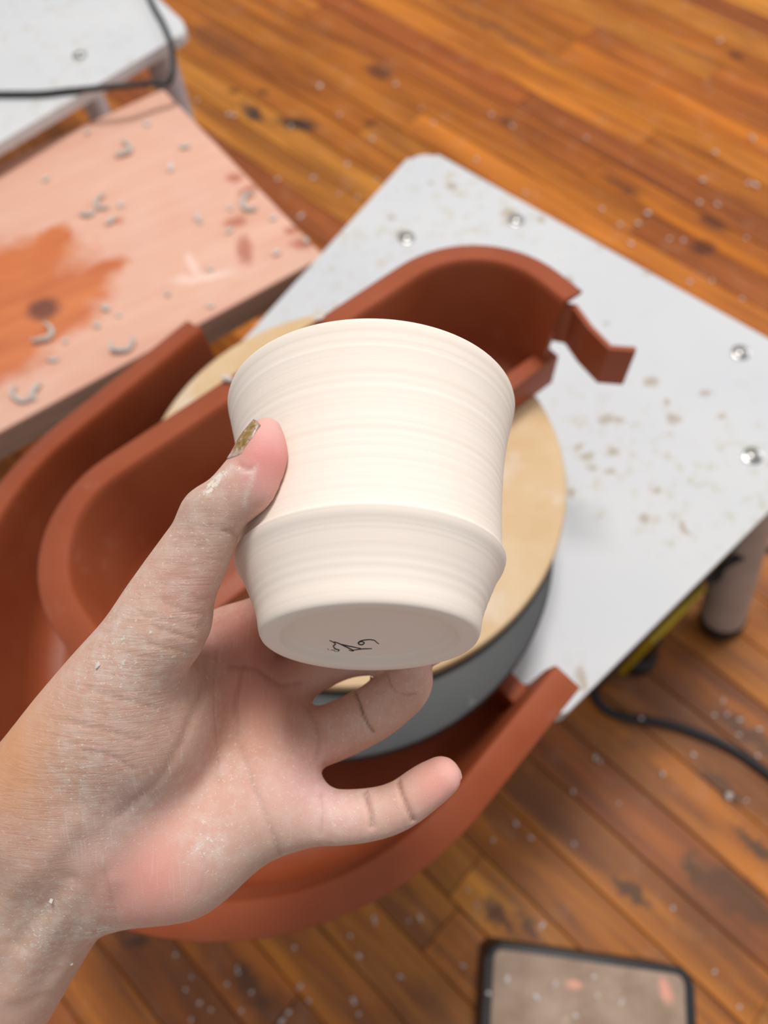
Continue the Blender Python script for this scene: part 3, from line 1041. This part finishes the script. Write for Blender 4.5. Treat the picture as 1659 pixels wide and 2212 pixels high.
INDEX = [(498, 1392, .2590, 10.8), (565, 1345, .2620, 9.3), (640, 1318, .2635, 8.5)]
FORE = [(165, 1770, .2500, 0), (38, 1950, .2530, 0), (-150, 2210, .2620, 0), (-600, 2860, .2920, 0)]


def J(lst):
    return [(lens(u, v, z), r * mm) for u, v, z, r in lst]


def dense(ch, n=4):
    """smooth the joints of a chain: Catmull-Rom in position and radius"""
    A = np.array([list(c) + [r] for c, r in ch])
    A = np.vstack([2 * A[0] - A[1], A, 2 * A[-1] - A[-2]])
    out = []
    for i in range(1, len(A) - 2):
        for k in range(n):
            t = k / n
            a, b, c, d = A[i - 1:i + 3]
            out.append(.5 * (2 * b + (c - a) * t + (2 * a - 5 * b + 4 * c - d) * t * t + (3 * b - a - 3 * c + d) * t ** 3))
    out.append(A[-2])
    return [(o[:3], o[3]) for o in out]


thumb = J(THUMB); pinky = J(PINKY); ring = J(RING) + [(cup_c(.0038, 20, .0064), .0064)]
middle = J(MIDDLE) + [(cup_c(.010, 16, .0080), .0080), (cup_c(.012, 34, .0070), .0068)]
index_ = J(INDEX) + [(cup_c(.030, 0, .0080), .0078), (cup_c(.034, 26, .0070), .0066)]
fore = [lens(u, v, z) for u, v, z, _ in FORE]
fdir = unit(fore[1] - fore[0])
lat = unit(np.cross(fdir, [0, 0, 1.0]))          # across the forearm, in the picture plane
if lat[0] < 0: lat = -lat                        # towards lower right
d_thumb, d_pinky, d_ring, d_middle, d_index = [dense(c) for c in (thumb, pinky, ring, middle, index_)]
arms = []
for off, r0, r1, r2, r3 in ((-.0140, .0190, .0190, .023, .030), (.0105, .0180, .0180, .022, .030)):
    arms.append(dense([(f + lat * off * s, r) for f, s, r in zip(fore, (1.0, 1.0, 1.15, 1.35), (r0, r1, r2, r3))], 4))


class Chain:
    """run of round cones; pieces far from a batch of points are skipped"""
    def __init__(self, ch):
        self.seg = [(np.array(a), np.array(b), ra, rb) for (a, ra), (b, rb) in zip(ch[:-1], ch[1:])]
        self.lo = np.array([np.minimum(a, b) - max(ra, rb) for a, b, ra, rb in self.seg])
        self.hi = np.array([np.maximum(a, b) + max(ra, rb) for a, b, ra, rb in self.seg])

    def __call__(self, p, box):
        g = np.maximum(0, np.maximum(self.lo - box[1], box[0] - self.hi))
        d = None
        for i in np.flatnonzero((g * g).sum(1) < .02 ** 2):
            c = cone(p, *self.seg[i])
            d = c if d is None else np.minimum(d, c)
        return d


C_thumb, C_pinky, C_ring, C_middle, C_index = [Chain(c) for c in (d_thumb, d_pinky, d_ring, d_middle, d_index)]
C_arms = [Chain(c) for c in arms]


def cup_dist(p):
    q = p - cup_o
    t = q @ cup_a
    rad = np.linalg.norm(q - np.outer(t, cup_a), axis=1)
    d = rad - np.interp(t, pt_, pr_)
    return np.maximum(d, np.maximum(-t, t - .0762))


L = lens
# carpus and metacarpals; heel of the hand; pads; web and floor of the palm beside the thenar: (a, b, ra, rb, blend)
PALM = [(L(250, 1705, .248), index_[0][0], .0165, .0112, .011), (L(270, 1740, .248), middle[0][0], .0165, .0112, .011),
        (L(290, 1780, .247), ring[0][0], .0165, .0116, .011), (L(300, 1810, .246), pinky[0][0], .0170, .0122, .011),
        (L(560, 1745, .2425), L(390, 1835, .2425), .0132, .0175, .010), (L(390, 1835, .2425), L(250, 1870, .2470), .0175, .0175, .012),
        (L(600, 1668, .2475), L(604, 1668, .2475), .0095, .0094, .010), (L(610, 1560, .2545), L(613, 1560, .2545), .0080, .0079, .008),
        (L(375, 1500, .236), L(478, 1420, .253), .0110, .0090, .012), (L(330, 1580, .237), L(230, 1740, .240), .0150, .0160, .014),
        (L(190, 1720, .2385), L(40, 1890, .2480), .0190, .0175, .016)]
# bulges of the thumb: pad, knuckle, thenar
BULGE = [(L(575, 992, .2024), .0052, .004), (L(552, 1052, .2030), .0060, .005), (L(438, 1100, .2040), .0042, .006), (L(372, 1352, .2125), .0088, .008), (L(300, 1580, .2270), .0160, .014)]
PALM_C = [Chain([(a, ra), (b, rb)]) for a, b, ra, rb, k in PALM]


def sm(a, b, k):
    if a is None: return b
    if b is None: return a
    return smin(a, b, k)


def hand_raw(p):
    box = (p.min(0), p.max(0))
    d = sm(C_arms[0](p, box), C_arms[1](p, box), .024)
    for c, q in zip(PALM_C, PALM):
        d = sm(d, c(p, box), q[4])
    th = C_thumb(p, box)
    if th is not None:
        for c, r, k in BULGE:
            th = smin(th, ball(p, c, r), k)
    out = sm(d, th, .013)
    for c, k in ((C_pinky, .0070), (C_ring, .0035), (C_middle, .0035), (C_index, .006)):
        f = c(p, box)
        if f is not None:
            f = sm(d, f, k)
            out = f if out is None else np.minimum(out, f)
    return np.full(len(p), 1.0) if out is None else out


def hand_sdf(p):
    d = hand_raw(p)
    # flesh flattens where it presses the cup
    near = d < .004
    if near.any():
        d = d.copy()
        c = -(cup_dist(p[near]) - .00015)
        a = d[near]
        k = .0012
        h = np.clip(.5 - .5 * (c - a) / k, 0, 1)
        d[near] = c + (a - c) * h + k * h * (1 - h)
    return d


def surface_net(sdf, lo, hi, h, coarse=6):
    n = np.ceil((hi - lo) / h).astype(int) + 1
    n = ((n + coarse - 1) // coarse) * coarse + 1
    nb = (n - 1) // coarse
    g = [lo[i] + (np.arange(nb[i]) + .5) * h * coarse for i in range(3)]
    C = np.stack(np.meshgrid(*g, indexing='ij'), -1).reshape(-1, 3)
    dc = by_cells(sdf, C, h * coarse * 4)
    act = np.argwhere((np.abs(dc) < h * coarse * 1.25).reshape(nb))
    fld = np.full(n, 1.0, np.float32)
    # blocks deep inside are negative
    ins = np.argwhere((dc < 0).reshape(nb))
    for b in ins:
        s = b * coarse
        fld[s[0]:s[0] + coarse + 1, s[1]:s[1] + coarse + 1, s[2]:s[2] + coarse + 1] = -1.0
    k = coarse + 1
    o = np.stack(np.meshgrid(*[np.arange(k)] * 3, indexing='ij'), -1).reshape(-1, 3)
    keys = []
    for i in range(0, len(act), 4000):
        idx = (act[i:i + 4000, None, :] * coarse + o[None]).reshape(-1, 3)
        keys.append(np.unique((idx[:, 0] * n[1] + idx[:, 1]) * n[2] + idx[:, 2]))
    key = np.unique(np.concatenate(keys))
    ii = np.stack([key // (n[1] * n[2]), (key // n[2]) % n[1], key % n[2]], -1)
    fld[ii[:, 0], ii[:, 1], ii[:, 2]] = by_cells(sdf, lo + ii * h)
    neg = fld < 0
    cs = neg[:-1, :-1, :-1].astype(np.int8)
    acc = np.zeros_like(cs)
    for dx in (0, 1):
        for dy in (0, 1):
            for dz in (0, 1):
                acc += neg[dx:n[0] - 1 + dx, dy:n[1] - 1 + dy, dz:n[2] - 1 + dz]
    cells = np.argwhere((acc > 0) & (acc < 8))
    vid = np.full(acc.shape, -1, np.int32)
    vid[cells[:, 0], cells[:, 1], cells[:, 2]] = np.arange(len(cells))
    ssum = np.zeros((len(cells), 3)); cnt_ = np.zeros(len(cells))
    cor = [(a, b, c) for a in (0, 1) for b in (0, 1) for c in (0, 1)]
    for a in cor:
        for ax_ in range(3):
            if a[ax_]: continue
            b = list(a); b[ax_] = 1
            fa = fld[cells[:, 0] + a[0], cells[:, 1] + a[1], cells[:, 2] + a[2]].astype(float)
            fb = fld[cells[:, 0] + b[0], cells[:, 1] + b[1], cells[:, 2] + b[2]].astype(float)
            m = (fa < 0) != (fb < 0)
            t = np.where(m, fa / np.where(m, fa - fb, 1), 0)
            pos = np.tile(np.array(a, float), (len(cells), 1)); pos[:, ax_] = t
            ssum[m] += pos[m]; cnt_[m] += 1
    V = lo + (cells + ssum / cnt_[:, None]) * h
    faces = []
    for ax_ in range(3):
        o1, o2 = (ax_ + 1) % 3, (ax_ + 2) % 3
        sl = [slice(1, n[i] - 1) for i in range(3)]
        s0 = list(sl); s0[ax_] = slice(0, n[ax_] - 1)
        s1 = list(sl); s1[ax_] = slice(1, n[ax_])
        A = neg[tuple(s0)]; B = neg[tuple(s1)]
        e = np.argwhere(A != B)
        sgn = A[e[:, 0], e[:, 1], e[:, 2]]
        base = e.copy()
        for i in range(3):
            if i != ax_: base[:, i] += 1
        q = []
        for d1, d2 in ((-1, -1), (0, -1), (0, 0), (-1, 0)):
            c = base.copy(); c[:, o1] += d1; c[:, o2] += d2
            q.append(vid[c[:, 0], c[:, 1], c[:, 2]])
        q = np.stack(q, -1)
        q[~sgn] = q[~sgn][:, ::-1]
        faces.append(q)
    Fq = np.concatenate(faces)
    Fq = Fq[(Fq >= 0).all(1)]
    return V, Fq


def grad(sdf, p, e=2e-4):
    f0 = sdf(p)
    g = np.stack([sdf(p + np.eye(3)[i] * e) - f0 for i in range(3)], -1)
    return g / np.maximum(np.linalg.norm(g, axis=1, keepdims=True), 1e-9)


def raycast(sdf, uv):
    uv = np.asarray(uv, float)
    d = np.stack([(uv[:, 0] - CX) / F, (uv[:, 1] - CY) / F, np.ones(len(uv))], -1)
    dn = d / np.linalg.norm(d, axis=1, keepdims=True)
    t = np.full(len(uv), .15)
    for _ in range(36):
        t = t + np.minimum(by_cells(sdf, dn * t[:, None], .04), .02) * .9
    p = dn * t[:, None]
    ok = np.abs(by_cells(sdf, p, .04)) < .001
    return p, ok


ends = np.array([c for c, _ in thumb + pinky + ring + middle + index_] + [f + lat * .05 for f in fore] + [f - lat * .055 for f in fore])
V, Q = surface_net(hand_sdf, ends.min(0) - .036, ends.max(0) + .036, .0014)
V = V - by_cells(lambda p: grad(hand_sdf, p), V) * by_cells(hand_sdf, V)[:, None]
HO = fore[0]                                              # origin at the wrist
hw = to_world(HO)
HM = Matrix(((R3[0, 0], R3[0, 1], R3[0, 2], hw[0]), (R3[1, 0], R3[1, 1], R3[1, 2], hw[1]), (R3[2, 0], R3[2, 1], R3[2, 2], hw[2]), (0, 0, 0, 1)))
me = bpy.data.meshes.new('person_base')
me.from_pydata((V - HO).tolist(), [], Q.tolist())
tmp = bpy.data.objects.new('person_base', me); COL.objects.link(tmp)
md = tmp.modifiers.new('s', 'SUBSURF'); md.levels = 1; md.render_levels = 1
bpy.context.view_layer.update()
hm = bpy.data.meshes.new_from_object(tmp.evaluated_get(bpy.context.evaluated_depsgraph_get()))
bpy.data.objects.remove(tmp, do_unlink=True); bpy.data.meshes.remove(me)
hm.name = 'person'
nv = len(hm.vertices)
co = np.empty(nv * 3, np.float32); hm.vertices.foreach_get('co', co); co = co.reshape(-1, 3).astype(float) + HO
no = np.empty(nv * 3, np.float32); hm.vertices.foreach_get('normal', no); no = no.reshape(-1, 3).astype(float)
if (no[:1] * grad(hand_sdf, co[:1])).sum() < 0:
    hm.flip_normals(); no = -no


def track(px_pts, step=3.0):
    out = []
    for a, b in zip(px_pts[:-1], px_pts[1:]):
        a = np.array(a, float); b = np.array(b, float)
        n = max(1, int(np.linalg.norm(b - a) / step))
        out += [a + (b - a) * k / n for k in range(n)]
    out.append(np.array(px_pts[-1], float))
    return np.array(out)


def hit_all(lines):
    """cast every line onto the skin in one go"""
    n = [len(l) for l in lines]
    p, ok = raycast(hand_sdf, np.concatenate(lines))
    out = []; k = 0
    for m_ in n:
        out.append(p[k:k + m_][ok[k:k + m_]]); k += m_
    return out


def near_line(pts, w):
    lo_ = pts.min(0) - w * 3; hi_ = pts.max(0) + w * 3
    ids = np.flatnonzero(((co > lo_) & (co < hi_)).all(1))
    d = np.full(len(ids), 9.0)
    for q in pts:
        d = np.minimum(d, ((co[ids] - q) ** 2).sum(1))
    return ids, np.sqrt(d)


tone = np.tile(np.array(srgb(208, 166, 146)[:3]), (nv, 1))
wear = np.zeros((nv, 3)); wear[:, 0] = .30


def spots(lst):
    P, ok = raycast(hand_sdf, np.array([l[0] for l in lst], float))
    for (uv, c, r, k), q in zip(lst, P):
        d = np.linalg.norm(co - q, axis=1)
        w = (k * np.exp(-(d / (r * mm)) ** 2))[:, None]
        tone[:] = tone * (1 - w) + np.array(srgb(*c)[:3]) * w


def wears(ch, lst):
    P, ok = raycast(hand_sdf, np.array([l[0] for l in lst], float))
    for (uv, r, k), q in zip(lst, P):
        d = np.linalg.norm(co - q, axis=1)
        wear[:, ch] = np.clip(wear[:, ch] + k * np.exp(-(d / (r * mm)) ** 2), 0, 1)


spots([((500, 1345), (150, 96, 80), 9, .5), ((440, 1150), (176, 142, 126), 10, .6), ((395, 1220), (186, 152, 134), 9, .4), ((520, 1360), (160, 104, 88), 12, .5), ((560, 1470), (168, 112, 92), 14, .5), ((430, 1440), (176, 136, 118), 9, .5), ((500, 1560), (195, 146, 119), 20, .6), ((560, 1400), (179, 115, 101), 22, .75), ((640, 1580), (190, 131, 111), 16, .55), ((700, 1570), (199, 146, 126), 10, .4), ((520, 1480), (184, 127, 107), 14, .4),  # skin colours; the dark upper palm spots also paint in the cup's shade
       ((330, 1880), (232, 161, 148), 19, .8), ((270, 1960), (228, 155, 144), 12, .5), ((450, 1760), (217, 168, 151), 18, .5), ((600, 1700), (219, 169, 159), 12, .5), ((690, 1700), (212, 159, 166), 9, .55),
       ((750, 1750), (228, 184, 173), 9, .6), ((840, 1750), (215, 168, 153), 9, .5), ((950, 1690), (233, 164, 153), 10, .75), ((980, 1660), (233, 181, 171), 5, .6),
       ((585, 985), (233, 146, 141), 8.5, .9), ((590, 935), (230, 175, 171), 5, .7), ((560, 1060), (219, 159, 153), 8, .6), ((480, 1100), (193, 155, 137), 8, .6), ((430, 1090), (173, 148, 133), 6, .6),
       ((430, 1260), (219, 171, 155), 9, .5), ((410, 1300), (226, 168, 151), 8, .5), ((330, 1370), (221, 179, 149), 10, .4), ((10, 1640), (215, 158, 116), 20, .75), ((60, 1580), (226, 168, 124), 16, .5),
       ((250, 1500), (210, 168, 149), 16, .4), ((380, 1480), (193, 153, 144), 9, .4), ((300, 1720), (179, 153, 146), 9, .6), ((210, 1820), (186, 159, 149), 12, .6), ((120, 1980), (195, 164, 141), 18, .5),
       ((40, 1950), (193, 153, 129), 16, .4), ((150, 2100), (201, 168, 149), 16, .4), ((560, 1860), (193, 166, 149), 14, .5), ((470, 1930), (190, 164, 149), 12, .5), ((880, 1470), (193, 139, 126), 8, .5)])
wears(0, [((470, 1035), 4, .35), ((445, 1062), 3.5, .2), ((260, 1440), 14, .35), ((170, 1640), 9, .28), ((170, 1710), 8, .32), ((280, 1760), 10, .35), ((440, 1830), 7, .6), ((120, 1960), 16, .35), ((90, 2050), 14, .35),
          ((230, 2010), 8, .4), ((500, 1290), 6, .5), ((300, 1340), 12, .2), ((400, 1200), 10, .15), ((740, 1720), 7, .3), ((480, 1680), 10, .2)])
wears(0, [((585, 980), 9, -.5), ((960, 1670), 9, -.45), ((330, 1880), 15, -.35), ((560, 1400), 18, -.30), ((600, 1500), 16, -.25), ((10, 1640), 14, -.4)])
wears(1, [((400, 1330), 13, 1.0), ((300, 1400), 14, .9), ((230, 1520), 16, .9), ((170, 1640), 16, .9), ((440, 1120), 9, .9), ((390, 1220), 9, .5), ((60, 1750), 16, .7), ((80, 1880), 16, .5), ((330, 1560), 12, .5)])
wears(2, [((300, 1720), 10, 1.0), ((240, 1780), 9, 1.0), ((370, 1660), 8, .8), ((170, 1810), 9, .6), ((640, 1820), 9, .5), ((340, 1900), 12, .5), ((640, 1540), 12, .35), ((760, 1540), 10, .35), ((530, 1400), 14, .3)])

# streaks of drying clay along the side of the thumb
smear = [([(552, 1010), (544, 1034), (534, 1064), (528, 1092)], .7, .55), ([(450, 1056), (476, 1028), (496, 1012)], 1.6, .45), ([(504, 1004), (520, 1017), (538, 1020)], .7, .5)]
for (line, wd, k), p in zip(smear, hit_all([track(c[0]) for c in smear])):
    ids, d = near_line(p, wd * mm)
    w = (k * np.exp(-(d / (wd * mm)) ** 2))
    wear[ids, 0] = np.clip(wear[ids, 0] + w, 0, 1)
    tone[ids] = tone[ids] * (1 - .2 * w[:, None]) + np.array(srgb(224, 206, 190)[:3]) * .2 * w[:, None]
disp = np.zeros(nv)
creases = [([(766, 1492), (776, 1518), (786, 1546), (796, 1566), (808, 1582)], .9, .65, .9), ([(836, 1458), (842, 1478), (854, 1494), (876, 1503), (896, 1500)], .55, .7, .4),
           ([(664, 1526), (682, 1562), (688, 1600), (684, 1640)], .3, 1.1, .25), ([(787, 1708), (794, 1736), (801, 1764), (803, 1786)], 1.05, .9, .55), ([(858, 1686), (866, 1714), (878, 1742), (894, 1775)], 1.0, .85, .55),
           ([(694, 1716), (698, 1752), (692, 1800)], .3, .9, .25), ([(470, 1400), (462, 1470), (464, 1540), (470, 1610), (474, 1690)], .25, 1.1, .2), ([(528, 1440), (512, 1520), (516, 1600), (546, 1690), (590, 1800), (606, 1850)], .35, 1.4, .22),
           ([(650, 1476), (604, 1480), (556, 1446), (500, 1440)], .4, 1.2, .3), ([(438, 1352), (448, 1400), (446, 1450), (430, 1510), (396, 1600), (350, 1680), (260, 1760)], .5, 2.2, .12),
           ([(330, 1352), (380, 1370), (436, 1384)], .26, .8, .3), ([(352, 1300), (400, 1320), (444, 1330)], .2, .8, .22), ([(300, 1325), (350, 1340), (420, 1352)], .16, .7, .2), ([(320, 1392), (370, 1404), (428, 1412)], .25, .7, .2),
           ([(180, 1622), (236, 1630), (290, 1662)], .28, .8, .28), ([(150, 1560), (230, 1580), (300, 1600)], .25, .8, .2), ([(190, 1490), (260, 1510), (340, 1530)], .25, .8, .2), ([(252, 2006), (246, 1960), (238, 1910), (228, 1880)], .2, 1.0, .15),
           ([(430, 1930), (446, 1880), (436, 1840)], .10, .9, .08), ([(518, 1166), (500, 1150), (482, 1148)], .35, .7, .3), ([(515, 1000), (530, 1014), (548, 1012)], .3, .6, .3)]
for (line, dep, wd, dark), p in zip(creases, hit_all([track(c[0]) for c in creases])):
    if len(p) < 2: continue
    ids, d = near_line(p, wd * mm)
    g = np.exp(-(d / (wd * mm)) ** 2)
    disp[ids] = np.minimum(disp[ids], -dep * mm * g)
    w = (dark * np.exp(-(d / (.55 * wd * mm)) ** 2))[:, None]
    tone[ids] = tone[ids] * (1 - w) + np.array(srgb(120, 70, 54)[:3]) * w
# tendons and veins of the wrist, folds of the thenar
ridges = (([(30, 2140), (120, 1990), (210, 1860)], 1.3, 5.0), ([(110, 2130), (190, 1990), (240, 1900)], .9, 4.0), ([(0, 1960), (90, 1860), (160, 1780)], .8, 4.0),
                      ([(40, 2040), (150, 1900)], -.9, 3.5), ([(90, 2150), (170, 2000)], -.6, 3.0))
for (line, amp, wd), p in zip(ridges, hit_all([track(c[0], 6) for c in ridges])):
    if len(p) < 2: continue
    ids, d = near_line(p, wd * mm)
    disp[ids] += amp * mm * np.exp(-(d / (wd * mm)) ** 2)
rg2 = np.random.default_rng(5)
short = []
for k in range(46):                                       # short wrinkles across the thumb
    t = rg2.uniform(0, 1)
    cx_ = 505 - 330 * t + rg2.uniform(-35, 45); cy_ = 1110 + 560 * t
    ln = rg2.uniform(20, 60)
    short.append(track([(cx_ - ln, cy_ - ln * .12 + rg2.uniform(-6, 6)), (cx_, cy_ + rg2.uniform(-4, 4)), (cx_ + ln, cy_ + ln * .25)]))
for p in hit_all(short):
    if len(p) < 2: continue
    ids, d = near_line(p, .7 * mm)
    disp[ids] = np.minimum(disp[ids], -rg2.uniform(.04, .12) * mm * np.exp(-(d / (.65 * mm)) ** 2))
co2 = co + no * disp[:, None]
hm.vertices.foreach_set('co', (co2 - HO).astype(np.float32).ravel())
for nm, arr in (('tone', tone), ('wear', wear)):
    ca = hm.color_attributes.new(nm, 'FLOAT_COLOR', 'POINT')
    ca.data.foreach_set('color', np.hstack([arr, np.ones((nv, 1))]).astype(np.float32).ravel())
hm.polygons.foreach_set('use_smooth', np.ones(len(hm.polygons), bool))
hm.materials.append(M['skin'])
hm.update()
person = bpy.data.objects.new('person', hm); COL.objects.link(person)
person.matrix_world = HM
tag(person, 'clay dusted left hand and forearm, palm up, holding the cup between thumb and fingers', 'person')


def nail(c, along, normal, width, length, mats, free=.0012, name='nail', lift=.00022):
    """plate that follows the skin under it"""
    along = unit(along); normal = unit(normal); along = unit(along - normal * (along @ normal)); bdir = unit(np.cross(along, normal))
    nu, nvv = 15, 13
    grid = np.zeros((nvv, nu, 3)); pts0 = []
    for j in range(nvv):
        v = j / (nvv - 1)
        wv = width / 2 * (1 - .30 * max(0, 1 - v / .22) ** 2) * (1 - .62 * max(0, (v - .62) / .38) ** 2)
        for i in range(nu):
            u = -1 + 2 * i / (nu - 1)
            vv = v - (.10 * u * u if v < .3 else 0) * (1 - v / .3) * -1 - .10 * u * u * max(0, (v - .7) / .3)
            pts0.append(c + along * (vv - .5) * length + bdir * u * wv + normal * .003)
    P0 = np.array(pts0)
    for _ in range(14):                                   # drop straight down onto the skin
        P0 = P0 - normal * (hand_raw(P0) * .7)[:, None]
    G = P0.reshape(nvv, nu, 3)
    # outer rows run off the finger tip: continue straight
    for j in range(nvv):
        if j / (nvv - 1) > .80:
            G[j] = G[j - 1] * 2 - G[j - 2]
    top = G + normal * lift
    bot = G - normal * .0005
    verts = np.concatenate([top.reshape(-1, 3), bot.reshape(-1, 3)]) - HO
    m = nvv * nu
    fc = []
    for j in range(nvv - 1):
        for i in range(nu - 1):
            a = j * nu + i
            fc.append((a, a + 1, a + nu + 1, a + nu)); fc.append((m + a, m + a + nu, m + a + nu + 1, m + a + 1))
    for i in range(nu - 1):
        fc.append((i, m + i, m + i + 1, i + 1)); a = (nvv - 1) * nu + i; fc.append((a, a + 1, m + a + 1, m + a))
    for j in range(nvv - 1):
        a = j * nu; fc.append((a, a + nu, m + a + nu, m + a)); a = j * nu + nu - 1; fc.append((a, m + a, m + a + nu, a + nu))
    k = bpy.data.meshes.new(name); k.from_pydata(verts.tolist(), [], fc); k.materials.append(M[mats])
    k.polygons.foreach_set('use_smooth', [True] * len(k.polygons))
    o = bpy.data.objects.new(name, k); COL.objects.link(o); o.parent = person
    return o


th_a = unit(lens(566, 905, .2022) - lens(525, 1000, .2022))
o = nail(lens(528, 952, .2008), th_a, (-.87, -.40, -.28), .0098, .0122, 'nail_worn')
tag(o, 'worn thumb nail with brown polish remnants')


def tip_nail(ch, normal, w, ln):
    c = ch[-1][0]; a = unit(ch[-1][0] - ch[-2][0])
    nail(c + a * ch[-1][1] * .15 + unit(normal) * ch[-1][1], a, normal, w, ln, 'nail')


tip_nail(pinky, (.30, .45, .85), .0078, .0095)
tip_nail(ring, unit(ring[-1][0] - cup_c(.0038, 20, -.01)), .0090, .0100)
tip_nail(middle, unit(middle[-1][0] - cup_c(.012, 34, -.01)), .0090, .0100)
tip_nail(index_, unit(index_[-1][0] - cup_c(.034, 26, -.01)), .0090, .0100)


# chips of dry clay sticking to the skin
chips, okc = raycast(hand_sdf, np.array([(213, 1437), (152, 2080), (110, 1946)], float))
for q, sz, lab in zip(chips, (.0009, .0011, .0008), ('tiny white clay chip stuck on the base of the thumb', 'white clay flake stuck near the lower edge of the wrist', 'tiny white clay chip stuck on the inner wrist')):
    o = bpy.data.objects.new('clay_crumb', crumbs[1]); COL.objects.link(o)
    o.location = to_world(q); o.scale = (sz, sz * .8, sz * .6); o.rotation_euler = (.3, .2, rnd.uniform(0, 6))
    tag(o, lab, 'clay scrap')
# HAND_END
